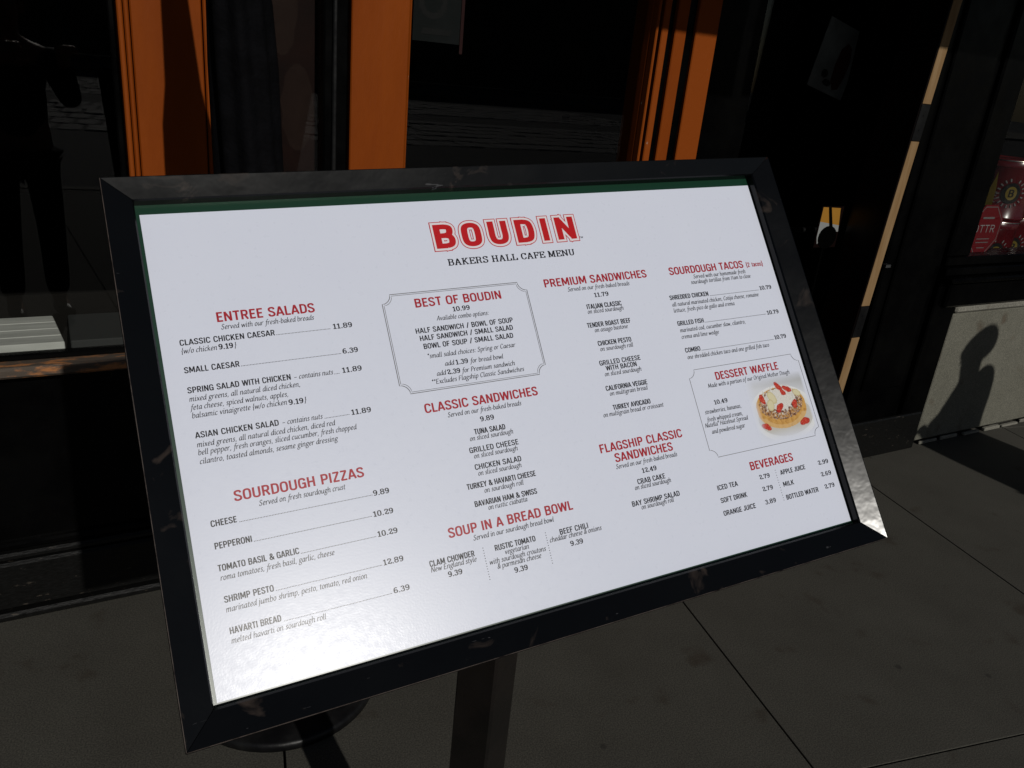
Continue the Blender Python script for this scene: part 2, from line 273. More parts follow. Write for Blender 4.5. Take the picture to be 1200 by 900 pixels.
SLAB = {
'A': (6.6, "-1.1,.3 3.2,6.9|-5.4,.3 3.3,6.9|-1.9,2.4 4.7,2.4|-.2,.3 2.3,.3|-4.2,.3 6.5,.3"), 'B': (6.0, "-1.5,0 1.5,7|-.3,6.7 3.4,6.7|-1.4,3.7 3.6,3.7|-.3,.3 3.6,.3|~3.2,6.7 4.7,6.3 4.9,5.2 4.5,4.1 3.2,3.7|~3.4,3.7 5.0,3.2 5.3,2.0 4.9,.8 3.4,.3"),
'C': (6.0, "~5.2,4.9 4.5,6.2 3.2,6.7 1.6,5.9 1.0,3.5 1.6,1.1 3.3,.3 4.7,.8 5.4,2.2|-5.3,4.7 5.3,6.8"), 'E': (5.8, "-1.5,0 1.5,7|-.3,6.7 5.2,6.7|-1.5,3.6 3.9,3.6|-.3,.3 5.4,.3|-5.2,7 5.2,5|-5.4,0 5.4,2|-3.9,2.8 3.9,4.5"),
'F': (5.5, "-1.5,0 1.5,7|-.3,6.7 5.1,6.7|-1.5,3.5 3.9,3.5|-.3,.3 2.8,.3|-5.1,7 5.1,4.9|-3.9,2.7 3.9,4.4"), 'H': (7.0, "-1.6,0 1.6,7|-5.4,0 5.4,7|-1.6,3.6 5.4,3.6|-.3,6.7 2.9,6.7|-.3,.3 2.9,.3|-4.1,6.7 6.7,6.7|-4.1,.3 6.7,.3"),
'K': (6.8, "-1.6,0 1.6,7|-5.2,6.7 1.8,2.8|-3.0,3.8 5.6,.2|-.3,6.7 2.9,6.7|-.3,.3 2.9,.3|-4.0,6.7 6.3,6.7|-4.4,.3 6.7,.3"), 'L': (5.7, "-1.6,0 1.6,7|-.3,6.7 3.0,6.7|-.3,.3 5.3,.3|-5.2,0 5.2,2.4"),
'M': (8.0, "-1.4,0 1.4,7|-6.6,0 6.6,7|-1.5,7 4.0,.4|-6.4,7 4.0,.4|-.2,6.7 1.8,6.7|-6.2,6.7 7.8,6.7|-.2,.3 2.5,.3|-5.3,.3 7.8,.3"), 'N': (7.0, "-1.4,0 1.4,7|-5.6,0 5.6,7|-1.2,6.9 5.6,.2|-.2,6.7 1.8,6.7|-.2,.3 2.5,.3|-4.4,6.7 6.8,6.7"),
'R': (6.6, "-1.5,0 1.5,7|-.3,6.7 3.5,6.7|-1.4,3.5 3.5,3.5|-.3,.3 2.8,.3|~3.3,6.7 4.8,6.3 5.0,5.1 4.6,3.9 3.3,3.5|~3.5,3.5 4.6,2.6 5.0,.5 6.3,.4"), 'S': (5.4, "~4.5,5.4 3.6,6.6 2.3,6.7 1.1,6.0 1.1,4.8 2.6,3.8 4.3,3.0 4.6,1.5 3.6,.4 2.2,.3 .8,1.6|-4.6,4.9 4.6,6.9|-.8,.1 .8,2.2"),
'U': (6.6, "~1.5,7 1.5,4.0 1.6,1.6 2.6,.4 4.2,.5 5.1,1.8 5.2,4.0 5.2,7|-.2,6.7 2.8,6.7|-4.2,6.7 6.4,6.7"),
'0': (5.2, "o2.6,6.7 1.2,5.8 .9,3.5 1.2,1.2 2.6,.3 4.0,1.2 4.3,3.5 4.0,5.8"), '1': (4.2, "-2.3,0 2.3,7|-.5,.3 4.0,.3|-2.2,6.6 .6,5.4"), '2': (5.0, "~1.0,4.9 1.3,6.2 2.5,6.7 4.0,6.0 3.9,4.5 2.3,2.8 1.0,.7|~.9,.7 2.0,1.0 3.4,.3 4.4,.6 4.5,2.0"),
'3': (4.9, "~.9,5.5 2.2,6.7 3.7,6.2 3.8,4.7 2.3,3.7|~2.3,3.7 4.0,3.1 4.1,1.2 2.5,.3 .9,.8 .8,1.8"), '6': (5.1, "~4.1,5.8 3.0,6.7 1.5,5.8 .9,3.4 1.2,1.2 2.6,.3 4.1,1.2 4.0,3.2 2.7,4.0 1.2,3.0"), '7': (4.8, "-.7,6.6 4.4,6.6|-.8,7 .8,4.9|~4.3,6.5 2.7,3.9 2.1,1.9 2.1,0"),
'8': (5.2, "o2.6,6.7 1.2,6.2 1.2,4.5 2.6,3.7 4.0,4.5 4.0,6.2|o2.6,3.7 1.0,2.9 1.0,1.1 2.6,.3 4.2,1.1 4.2,2.9"), '9': (5.1, "~1.0,1.2 2.1,.3 3.6,1.2 4.2,3.6 3.9,5.8 2.5,6.7 1.0,5.8 1.1,3.8 2.4,3.0 3.9,4.0"), '4': (5.2, "-3.4,0 3.4,6.8|-3.3,6.7 .6,2.1|-.5,1.9 4.9,1.9|-2.2,.3 4.6,.3"), '5': (4.9, "-1.3,6.5 4.1,6.5|-1.3,6.5 1.2,3.8|~1.2,3.8 2.5,4.4 4.1,3.6 4.1,1.3 2.5,.3 .8,1.0"), '.': (2.2, "-1.1,-.1 1.1,1.1"),
}
ITAL = {  # x-height 5, ascender 8, sheared when drawn
'a': (4.8, "~3.8,4.4 2.4,5 .8,3.4 .6,1.2 1.5,.2 2.8,1.0 3.8,3.2|~4.0,5 3.7,1.4 4.0,.2 4.9,.8"), 'b': (4.6, "-.7,8 .7,.6|~.7,3.2 1.9,4.8 3.3,4.9 4.0,3.2 3.5,1.1 2.1,.1 .7,.8"), 'c': (3.9, "~3.6,4.3 2.4,5 .9,3.7 .6,1.6 1.7,.1 3.5,1.0"),
'd': (4.8, "~3.8,4.4 2.4,5 .8,3.4 .6,1.2 1.5,.2 2.8,1.0 3.8,3.2|~4.0,8 3.9,1.3 4.1,.2 4.9,.8"), 'e': (4.1, "~.8,2.3 2.8,2.8 3.5,4.0 2.6,5 1.2,4.2 .6,1.9 1.6,.1 3.6,1.0"), 'f': (3.4, "~4.3,7.5 3.3,8 2.4,6.6 1.9,3 1.2,-1.6 -.1,-2.6|-.5,4.7 3.4,4.7"),
'g': (4.5, "o2.4,5 1.0,4.2 1.0,2.6 2.3,2.0 3.6,2.9 3.6,4.3|~1.3,2.1 1.1,1.0 2.8,.4 3.8,-.8 3.0,-2.4 1.0,-2.6 .1,-1.4 1.3,.3|~3.4,4.5 4.7,4.9"), 'h': (4.9, "-.7,8 .7,0|~.7,3 2.0,4.7 3.3,4.9 3.8,3.7 3.6,1.2 4.0,.2 4.9,.8"), 'i': (2.3, "~.3,4.3 1.0,4.9 1.1,3.6 1.0,1.1 1.4,.2 2.2,.8|-1.2,6.5 1.2,7.5"),
'j': (2.2, "~.4,4.4 1.1,4.9 1.1,.5 .9,-1.6 -.4,-2.7|-1.2,6.5 1.2,7.5"), 'k': (4.3, "-.7,8 .7,0|-3.5,4.9 .9,2.4|-1.6,2.9 3.9,0"), 'l': (2.2, "~.8,8 .8,1.3 1.2,.2 2.1,.8"), 'm': (7.2, "-.7,5 .7,0|~.7,3 1.9,4.7 2.9,4.9 3.3,3.7 3.2,0|~3.3,3 4.5,4.7 5.6,4.9 6.0,3.7 5.8,1.2 6.2,.2 7.1,.8"),
'n': (4.9, "-.7,5 .7,0|~.7,3 2.0,4.7 3.3,4.9 3.8,3.7 3.6,1.2 4.0,.2 4.9,.8"), 'o': (4.4, "o2.2,5 .9,4.0 .6,2.3 1.0,.7 2.2,.1 3.4,1.0 3.8,2.8 3.4,4.4"), 'p': (4.7, "-.7,5 .7,-3|~.7,3.2 1.9,4.8 3.3,4.9 4.0,3.2 3.5,1.1 2.1,.1 .7,.8"), 'q': (4.7, "~3.8,4.4 2.4,5 .8,3.4 .6,1.2 1.5,.2 2.8,1.0 3.8,3.2|-3.9,5 3.9,-3"),
'r': (3.5, "-.7,5 .7,0|~.7,2.8 1.8,4.5 2.8,5 3.4,4.6"), 's': (3.5, "~3.1,4.2 2.1,5 1.1,4.3 1.3,3.2 2.6,2.1 2.7,.8 1.7,.1 .5,.8"), 't': (3.0, "~1.5,6.6 1.2,1.3 1.7,.2 2.8,.8|-.3,4.7 2.8,4.7"), 'u': (5.0, "~.9,5 .7,1.6 1.4,.2 2.7,1.0 3.8,3.0|~4.0,5 3.8,1.2 4.2,.2 5.0,.8"),
'v': (4.2, "-.5,5 1.9,.1|-3.9,5 1.9,.1"), 'w': (6.6, "-.5,5 1.8,.1|-3.3,4.8 1.8,.1|-3.3,4.8 4.8,.1|-6.3,5 4.8,.1"), 'x': (4.1, "-.5,5 3.7,0|-3.8,5 .3,0"), 'y': (4.3, "-.5,5 2.1,.1|~3.9,5 2.1,.1 .9,-2.0 -.3,-2.7"), 'z': (3.9, "-.5,4.7 3.5,4.7|-3.3,4.6 .5,.3|-.4,.3 3.7,.3"),
'S': (4.9, "~4.2,6.4 3.0,7.5 1.3,6.8 1.3,5.0 3.3,3.5 3.9,1.6 2.6,.1 .8,.5 .5,1.8"), 'A': (6.0, "-.2,0 3.6,7.6|-5.4,0 3.7,7.6|-1.5,2.6 4.7,2.6"), 'N': (6.2, "-.8,0 1.0,7.5|-1.0,7.3 5.0,.2|-5.2,0 5.3,7.5"), 'C': (5.6, "~5.1,6.2 3.6,7.5 1.5,6.3 .7,3.6 1.6,.8 3.2,.1 5.1,1.4"),
'F': (4.9, "-.9,0 .9,7.5|-.9,7.2 4.5,7.2|-.9,3.8 3.8,3.8"), 'E': (5.1, "-.9,0 .9,7.5|-.9,7.2 4.6,7.2|-.9,3.8 3.8,3.8|-.9,.3 4.7,.3"), 'P': (5.1, "-.9,0 .9,7.5|~.9,7.2 3.2,7.2 4.4,5.6 3.3,3.7 .9,3.5"), 'M': (7.4, "-.7,0 1.1,7.5|-1.1,7.3 3.6,.8|-6.1,7.3 3.6,.8|-6.3,0 6.2,7.5"),
'O': (6.2, "o3.2,7.5 1.4,6.3 .7,3.7 1.4,1.0 3.0,.1 4.8,1.2 5.5,3.9 4.8,6.5"), 'D': (6.2, "-.9,0 .9,7.5|~.9,7.2 3.6,7.0 5.3,4.8 4.8,1.8 3.0,.4 .9,.3"), 'H': (6.2, "-.9,0 .9,7.5|-5.1,0 5.1,7.5|-.9,3.9 5.1,3.9"), 'T': (5.2, "-2.6,0 2.6,7.5|-.3,7.2 5.0,7.2"),
',': (2.2, "-1.2,.8 .7,-1.2"), '.': (2.2, "-1.1,0 1.1,.9"), '*': (3.2, "-1.5,4.8 1.5,7.6|-.4,5.6 2.6,6.8|-2.6,5.6 .4,6.8"), '–': (5.0, "-.5,2.8 4.5,2.8"), '-': (3.0, "-.4,2.6 2.6,2.6"), ':': (2.3, "-1.1,0 1.1,.9|-1.2,3.9 1.2,4.8"), '/': (3.2, "-.2,-.5 3.0,8"),
'{': (2.6, "~2.3,8.2 1.4,7.5 1.4,4.8 .6,3.6 1.4,2.4 1.4,-.6 2.1,-1.4"), '}': (2.6, "~.3,8.2 1.2,7.5 1.2,4.8 2.0,3.6 1.2,2.4 1.2,-.6 .5,-1.4"), '&': (5.4, "~5.2,3.9 4.2,1.6 2.3,.1 .8,1.0 1.0,2.6 3.0,4.4 3.6,6.2 2.6,7.4 1.7,6.2 2.2,4.0 3.6,1.4 5.2,.2"), '1': (3.4, "-1.8,0 1.8,6.8|-1.7,6.7 .6,5.8"), '®': (2.6, "o1.3,8.2 .3,7.4 .3,6.2 1.3,5.4 2.3,6.2 2.3,7.4"),
}
for k in ITAL: pass
def spline(P, closed, n):
    out = []; L = len(P)
    rng = range(L) if closed else range(L - 1)
    g = (lambda i: P[i % L]) if closed else (lambda i: P[max(0, min(L - 1, i))])
    for i in rng:
        p0, p1, p2, p3 = g(i - 1), g(i), g(i + 1), g(i + 2)
        for k in range(n):
            t = k / n
            out.append(tuple(.5 * (2 * p1[a] + (p2[a] - p0[a]) * t + (2 * p0[a] - 5 * p1[a] + 4 * p2[a] - p3[a]) * t * t + (3 * p1[a] - p0[a] - 3 * p2[a] + p3[a]) * t ** 3) for a in (0, 1)))
    if not closed: out.append(P[-1])
    return out
_cache = {}
def strokes(font, ch, n):
    key = (id(font), ch, n)
    if key not in _cache:
        wd, s = font[ch]; res = []
        for st in s.split('|'):
            P = [tuple(float(c) for c in q.split(',')) for q in st[1:].split()]
            closed = st[0] == 'o'
            if st[0] in '~o': P = spline(P, closed, n)
            res.append((P, closed))
        _cache[key] = (wd, res)
    return _cache[key]
def nib_off(nx, ny, nib):
    a, b, ph = nib; c, s = math.cos(ph), math.sin(ph)
    u = a * (c * nx + s * ny); v = b * (-s * nx + c * ny); l = math.hypot(u, v) or 1
    X = a * u / l; Y = b * v / l
    return c * X - s * Y, s * X + c * Y
def glyph(mb, P, closed, nib, f, ext, z):
    """one pen stroke as a ribbon; f maps glyph units to sheet metres"""
    n = len(P); L = []; Q = []
    for i, p in enumerate(P):
        if closed: a, b = P[i - 1], P[(i + 1) % n]
        else: a, b = P[max(0, i - 1)], P[min(n - 1, i + 1)]
        dx, dy = b[0] - a[0], b[1] - a[1]; l = math.hypot(dx, dy) or 1; dx /= l; dy /= l
        ox, oy = nib_off(-dy, dx, nib)
        px, py = p
        if not closed and ext:
            if i == 0: px -= dx * ext; py -= dy * ext
            if i == n - 1: px += dx * ext; py += dy * ext
        L.append((*f(px + ox, py + oy), z)); Q.append((*f(px - ox, py - oy), z))
    m = n if closed else n - 1
    mb.add(L + Q, [[(i + 1) % n, i, n + i, n + (i + 1) % n][::-1] for i in range(m)])
def write(mb, font, text, x0, x1, y, cap, unit, nib, shear=0, track=0.0, n=4, ext=0.0, z0=0.00015, space=2.6):
    """draw text on the sheet plane between x0 and x1 (metres), capital height cap"""
    tot = 0
    for ch in text: tot += (space if ch == ' ' else font.get(ch, (3,))[0]) + track
    tot -= track
    sx = (x1 - x0) / tot; sy = cap / unit; cx = x0; k = 0
    nb = (nib[0] * sy / sx, nib[1], nib[2]) if nib[2] == 0 else nib
    for ch in text:
        if ch != ' ' and ch in font:
            wd, st = strokes(font, ch, n)
            for P, cl in st:
                k += 1
                glyph(mb, P, cl, nb, lambda u, v: (cx + (u + shear * v) * sx, y + v * sy), ext, z0 + (k % 5) * 6e-6)
        cx += ((space if ch == ' ' else font.get(ch, (3,))[0]) + track) * sx

# ------------------------------------------------------------ ground
G = thing('sidewalk', 'grey concrete sidewalk of large square slabs', '')
del G['category']; del G['label']; G['kind'] = 'structure'
ga = R(-11.3); GM = Matrix.Rotation(ga, 4, 'Z'); GM.translation = Vector((1.62, 1.235, 0))
# bed under the slabs
b = MB(); b.add([(-40, -3.2, -.02), (40, -3.2, -.02), (40, 12, -.02), (-40, 12, -.02)], [[0, 1, 2, 3]])
tag(b.build('slab_bed', M['bed'], G))
SL = 1.292
cell_off = (0.0, -.362)                      # a cross joint passes through (1.9, 0.81)
sm = MB(); sm.box(.003, SL - .003, .003, 1.797, -.10, 0, 0, .001)
slab_mesh = None
SY = 1.80
for i in range(-5, 6):
    for j in range(-4, 2):
        c = GM @ Vector(((i + .5) * SL + cell_off[0], (j + .5) * SY + cell_off[1], 0))
        if not (-5 < c.x < 7 and -3.6 < c.y < 3.4): continue
        if slab_mesh is None:
            o = sm.build('paving_slab', M['slab'], G); slab_mesh = o.data
        else:
            o = bpy.data.objects.new('paving_slab', slab_mesh); COL.objects.link(o); o.parent = G
        o.matrix_world = Matrix.Translation(GM @ Vector((i * SL + cell_off[0], j * SY + cell_off[1], 0)) + Vector((0, 0, random.uniform(-.0012, .0006)))) @ Matrix.Rotation(ga, 4, 'Z')
# far parts of the street (seen mirrored in the shop windows)
def slabsheet(name, mt, x0, x1, y0, y1, z0, z1):
    b = MB(); b.box(x0, x1, y0, y1, z0, z1, 0, 0); o = b.build(name, mt); o['kind'] = 'structure'; return o
slabsheet('kerb', M['kerb'], -60, 60, -4.9, -4.72, -.3, .002)
slabsheet('sidewalk_edge', M['slab'], -60, 60, -4.7, -3.3, -.3, -.006)
slabsheet('road', M['asphalt'], -80, 80, -30, -4.92, -.5, -.14)
slabsheet('far_sidewalk', M['kerb'], -80, 80, -44, -30.02, -.5, -.01)
slabsheet('ground', M['asphalt'], -260, 260, -260, 260, -.9, -.55)
cb = MB()
for r_ in range(12):
    for q in range(80):
        x = -14 + q * .42 + (r_ % 2) * .2; y = -12.1 - r_ * 1.0 - (2.4 if r_ > 5 else 0)
        h = -.125 + random.uniform(-.01, .015)
        cb.box(x, x + .36, y, y + .86, -.2, h, 0, .02)
tag(cb.build('cobble_paving', M['cobble'], None), kind='stuff')
opp = thing('street_building', 'long low brown building across the street, mirrored in the windows', 'building', (0, -44, 0))
def ob(name, mt, *a, **k):
    o = box(name, mt, *a, **k); o.parent = opp; o.matrix_parent_inverse = Matrix.Translation((0, 44, 0)); return o
ob('wall', M['brick'], -45, 45, -54, -44, 0, 8.5); ob('roof', M['bed'], -45.4, 45.4, -54.4, -43.6, 8.503, 9.0)
wmesh = None
for i in range(24):
    for z in (1.0, 5.0):
        x = -44 + i * 3.7
        if wmesh is None:
            wmesh = ob('window', M['winfar'], 0, 2.0, -43.98, -43.9, 0, 2.2); o = wmesh
        else: o = wmesh.copy(); COL.objects.link(o)
        o.location = (x, 0, z)

# ------------------------------------------------------------ the cafe front
F = thing('cafe_storefront', 'black and orange painted cafe front with dark windows behind the menu board', 'storefront', (1.5, 2.25, 0))
FI = Matrix.Translation((-1.5, -2.25, 0))
def fp(name, mt, x0, x1, y0, y1, z0, z1, c=.004, label=None, parent=None):
    o = box(name, mt, x0, x1, y0, y1, z0, z1, parent or F, c, label)
    if parent is None: o.matrix_parent_inverse = FI
    else: o.matrix_parent_inverse = parent.matrix_world.inverted() if False else FI
    return o
def fm(mb, name, mt, label=None, parent=None):
    o = mb.build(name, mt, parent or F, label); o.matrix_parent_inverse = FI if parent is None else Matrix.Identity(4); return o
YF, YR = 2.25, 2.155
# left bay: panelled wall under the window
fp('wall_panel', M['blackpaint'], -3.0, .17, 2.30, 2.42, .20, .735, .006)
fp('plinth', M['blackwear'], -3.0, .905, 2.262, 2.45, .03, .182, .008)
fp('base_moulding', M['blackwear'], -3.0, .905, 2.245, 2.285, .001, .028, .008)
fp('ledge_moulding', M['blackwear'], -3.0, .905, 2.268, 2.33, .185, .208, .007)
fp('ledge_moulding', M['blackpaint'], -3.0, .905, 2.283, 2.33, .210, .232, .006)
fp('window_sill', M['sillwood'], -3.0, .172, 2.235, 2.33, .738, .768, .007, 'worn brown sill with chipped orange paint')
w1 = fp('window', M['blackpaint'], -3.0, .168, 2.285, 2.315, .769, .785, .003)
fp('pane', M['glass'], -3.0, -.305, 2.318, 2.324, .7855, 2.55, 0)
q = MB(); q.box(-.46, 0, 0, .006, .7855, 2.55, 0, 0, Matrix.Translation((.155, 2.293, 0)) @ Matrix.Rotation(R(-3.3), 4, 'Z')); fm(q, 'pane', M['glass'])
fp('window_frame', M['blackpaint'], .156, .170, 2.272, 2.32, .786, 2.55, .003)
fp('window_frame', M['blackpaint'], -3.0, .155, 2.272, 2.32, 2.552, 2.62, .003)
for k in range(4):
    ya, yb2 = 2.334 + k * .060, 2.334 + k * .060 + .058
    q = MB(); q.box(-2.9, 0, ya, yb2, .772, .7965, 0, .002)
    q.v = [(x - .012 - .1 * (y - 2.334), y, z) if x > -1 else (x, y, z) for x, y, z in q.v]; fm(q, 'shelf_board', M['paleboard'])  # slanted right ends follow the edge of the painted shade
fp('shelf_shade', M['shelfshade'], .002, .15, 2.334, 2.572, .772, .797, .003, 'dark grey piece painted as shade at the end of the window shelf')  # dark piece takes the place of shade cast on the boards
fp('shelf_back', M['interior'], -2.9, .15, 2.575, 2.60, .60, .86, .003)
# orange posts
def post(x0, x1, strips, z0, z1, yb=YF + .12, y0=YF, name='orange_post'):
    mb = MB(); mb.box(x0, x1, y0 + .03, yb, z0, z1, 0, .002); o = fm(mb, name, M['orange'])
    for (a, c, d, mt) in strips:
        s = MB(); s.box(a, c, y0 + d, y0 + .0295, z0, z1, 0, .003)
        q = s.build('post_strip', M[mt], o)
    return o
post(.1725, .375, [(.174, .186, .000, 'orangewear'), (.189, .200, .008, 'orange'), (.2025, .362, .004, 'orange'), (.365, .3745, .0, 'orange')], .20, 2.6)
post(.737, .912, [(.739, .903, .0, 'orange'), (.9045, .911, .006, 'orangewear')], .20, 2.6)
# narrow bay between the posts: door frame with a bread poster behind the glass
fp('stile', M['blackpaint'], .377, .505, 2.262, 2.33, .235, 2.6, .004)
fp('stile', M['blackpaint'], .668, .735, 2.262, 2.33, .235, 2.6, .004)
fp('stile_bead', M['iron'], .470, .482, 2.252, 2.2615, .235, 2.6, .003)
fp('stile_bead', M['iron'], .690, .702, 2.252, 2.2615, .235, 2.6, .003)
fp('pane', M['glass'], .506, .667, 2.290, 2.296, .45, 2.55, 0)
fp('rail', M['blackpaint'], .506, .667, 2.262, 2.33, .235, .449, .004)
fp('wall_panel', M['blackpaint'], .914, 1.755, 2.30, 2.42, .235, .93, .006)
# wide dark window
fp('window_sill', M['blackpaint'], .914, 1.754, 2.24, 2.34, .931, .965, .006)
fp('pane', M['glass'], .914, 1.742, 2.305, 2.311, .966, 2.55, 0)
post(1.745, 2.010, [(1.747, 1.757, .0, 'orangewear'), (1.773, 1.800, .004, 'orangescuff'), (1.826, 1.874, .002, 'orange'), (1.911, 2.006, .0, 'orangescuff')], .03, 2.6)
fp('post_groove', M['blackpaint'], 1.758, 1.772, 2.268, 2.2795, .03, 2.6, .002)
fp('post_groove', M['blackpaint'], 1.801, 1.825, 2.266, 2.2795, .03, 2.6, .002)
fp('post_groove', M['blackpaint'], 1.875, 1.910, 2.262, 2.2795, .03, 2.6, .002)
fp('plinth', M['blackwear'], .907, 1.744, 2.262, 2.45, .001, .232, .008)
# doorway: fixed leaf at the back, threshold, open leaf seen on its edge
fp('threshold', M['iron'], 2.011, 3.14, 2.20, 2.62, .001, .02, .004)
D = MB(); D.box(0, .058, .0035, .9, .03, 2.35, 0, .003)
Dm = Matrix.Translation((2.943, YR, 0)) @ Matrix(((1, 0, .054, 0), (0, 1, 0, 0), (0, 0, 1, 0), (0, 0, 0, 1)))
def leafbox(name, mt, x0, x1, y0, y1, z0, z1, c=.002, label=None):
    q = MB(); q.box(x0, x1, y0, y1, z0, z1, 0, c, Dm); return fm(q, name, mt, label, None)
lf = leafbox('door_jamb', M['doorred'], 0, .057, .004, .185, .03, 2.35, .002, 'dark red door jamb with a raw wooden edge')
def sub(name, mt, x0, x1, y0, y1, z0, z1, c=.002, label=None):
    q = MB(); q.box(x0, x1, y0, y1, z0, z1, 0, c, Dm); return q.build(name, mt, lf, label)
for (za, zb) in ((.03, .630), (.774, 1.460), (1.604, 2.35)):
    sub('edge_strip', M['rawwood'], .003, .054, 0, .0035, za, zb, .001)
for (za, zb) in ((.632, .772), (1.462, 1.602)):
    sub('hinge', M['iron'], .002, .055, -.0015, .0035, za, zb, .002)
    for t in (.3, .7): 
        q = MB(); p = Dm @ Vector((.028, -.001, za + (zb - za) * t)); q.tube(p, p + Vector((0, -.002, 0)), .004, n=8); q.build('screw', M['iron'], lf)
sub('latch_bolt', M['steel'], .082, .112, -.004, .02, .940, .954, .002)
gd = fp('door', M['blackpaint'], 2.02, 2.11, 2.60, 2.64, .03, 2.5, .004, 'black framed glass door set back in the doorway')
for (xa, xb, za, zb) in ((3.37, 3.49, .03, 2.5), (2.112, 3.368, .03, .28), (2.112, 3.368, 2.40, 2.5), (2.112, 2.55, .282, 2.398)):
    q = MB(); q.box(xa, xb, 2.60, 2.64, za, zb, 0, .004); q.build('door_frame', M['blackpaint'], gd)
q = MB(); q.box(2.552, 3.368, 2.617, 2.623, .282, 2.398); q.build('pane', M['glass'], gd)
q = MB(); q.tube((2.2, 2.55, 1.02), (3.28, 2.55, 1.02), .012, n=12); q.tube((2.25, 2.55, 1.02), (2.25, 2.60, 1.02), .009, n=10); q.tube((3.24, 2.55, 1.02), (3.24, 2.60, 1.02), .009, n=10); q.build('push_bar', M['iron'], gd)
# black pier to the right of the door
fp('pier', M['blackpaint'], 3.10, 3.495, 2.175, 2.60, .001, 2.6, .008)
fp('pier_panel', M['blackpaint'], 3.16, 3.44, 2.160, 2.1745, .35, 2.5, .006)
fp('pier_base', M['blackwear'], 3.09, 3.64, 2.135, 2.1595, .001, .20, .006)
fp('pier_return', M['blackpaint'], 3.496, 3.665, 2.150, 2.60, .001, .86, .006)
# concrete base with window above
fp('base_wall', M['curb'], 3.667, 8.0, 2.155, 2.45, .022, .70, .010, 'low pale concrete base wall under the right window')
fp('base_ledge', M['ledge_conc'], 3.667, 8.0, 2.140, 2.45, .702, .738, .010)
# chipped grey strip at the foot of the wall
for k in range(24):
    x = 3.70 + k * .18; fp('base_chip', M['ledge_conc'], x + random.uniform(0, .02), x + .17 - random.uniform(0, .02), 2.150 - random.uniform(0, .010), 2.162, .0005, .018 + random.uniform(-.004, .003), .004)
fp('sill_moulding', M['blackpaint'], 3.50, 8.0, 2.10, 2.45, .863, .885, .006)
fp('sill_moulding', M['blackpaint'], 3.54, 8.0, 2.125, 2.45, .740, .860, .010)
fp('window_frame', M['blackpaint'], 3.50, 8.0, 2.14, 2.30, .888, .925, .006)
fp('window_frame', M['blackpaint'], 3.52, 8.0, 2.165, 2.30, .928, .972, .006)
fp('window_frame', M['blackpaint'], 3.497, 3.66, 2.155, 2.26, .974, 2.55, .008)
fp('window_frame', M['blackpaint'], 3.661, 3.685, 2.175, 2.26, .974, 2.55, .006)
fp('pane', M['glass'], 3.685, 8.0, 2.222, 2.228, .974, 2.55, 0)
fp('display_shelf', M['interiorfloor'], 3.66, 8.0, 2.31, 3.0, .76, .785, .003)
# header, walls above, interior shell
fp('header', M['blackpaint'], -3.2, 8.0, 2.20, 2.60, 2.622, 3.4, .01)
fp('upper_wall', M['brick'], -3.2, 8.2, 2.24, 2.7, 3.403, 6.0, .01)
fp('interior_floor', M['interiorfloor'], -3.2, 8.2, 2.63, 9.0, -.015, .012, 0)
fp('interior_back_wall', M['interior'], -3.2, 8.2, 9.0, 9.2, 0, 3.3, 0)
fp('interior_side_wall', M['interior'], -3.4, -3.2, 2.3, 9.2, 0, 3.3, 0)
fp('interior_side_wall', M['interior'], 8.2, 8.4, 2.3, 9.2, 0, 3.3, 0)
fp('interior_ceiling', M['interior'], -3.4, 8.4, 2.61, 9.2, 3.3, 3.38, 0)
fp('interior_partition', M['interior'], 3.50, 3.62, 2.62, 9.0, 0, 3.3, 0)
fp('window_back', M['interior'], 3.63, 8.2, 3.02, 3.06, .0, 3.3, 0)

# unseen awnings over the front, stepped in height to place shade on the wall
def awning(x0, x1, zlow, label):
    a = thing('awning', label, 'awning', ((x0 + x1) / 2, 2.2, zlow), None)  # unseen awning, its height zlow places the shade on the wall
    a.location = (0, 0, 0)
    mb = MB(); mb.add([(x0, .9, zlow), (x1, .9, zlow), (x1, .9, zlow + .25), (x0, .9, zlow + .25), (x1, 2.2, 3.3), (x0, 2.2, 3.3),
                       (x0, .912, zlow), (x1, .912, zlow), (x1, .912, zlow + .24), (x0, .912, zlow + .24), (x1, 2.2, 3.28), (x0, 2.2, 3.28)],
           [[0, 1, 2, 3], [3, 2, 4, 5], [7, 6, 9, 8], [8, 9, 11, 10], [0, 6, 7, 1], [0, 3, 9, 6], [1, 7, 8, 2], [3, 5, 11, 9], [2, 8, 10, 4]])
    mb.build('canopy', M['canvas'], a)
    for x in (x0 + .05, x1 - .05):
        q = MB(); q.tube((x, .93, zlow + .2), (x, 2.19, zlow + .3), .012, n=10); q.build('arm', M['iron'], a)
awning(-3.0, 1.30, 2.58, 'unseen leftmost black awning placing shade above the orange posts')
awning(1.34, 2.55, 2.49, 'unseen low middle black awning placing shade above the grooved orange post')
awning(2.60, 8.0, 2.50, 'unseen wide right black awning placing shade above the doorway and concrete wall')

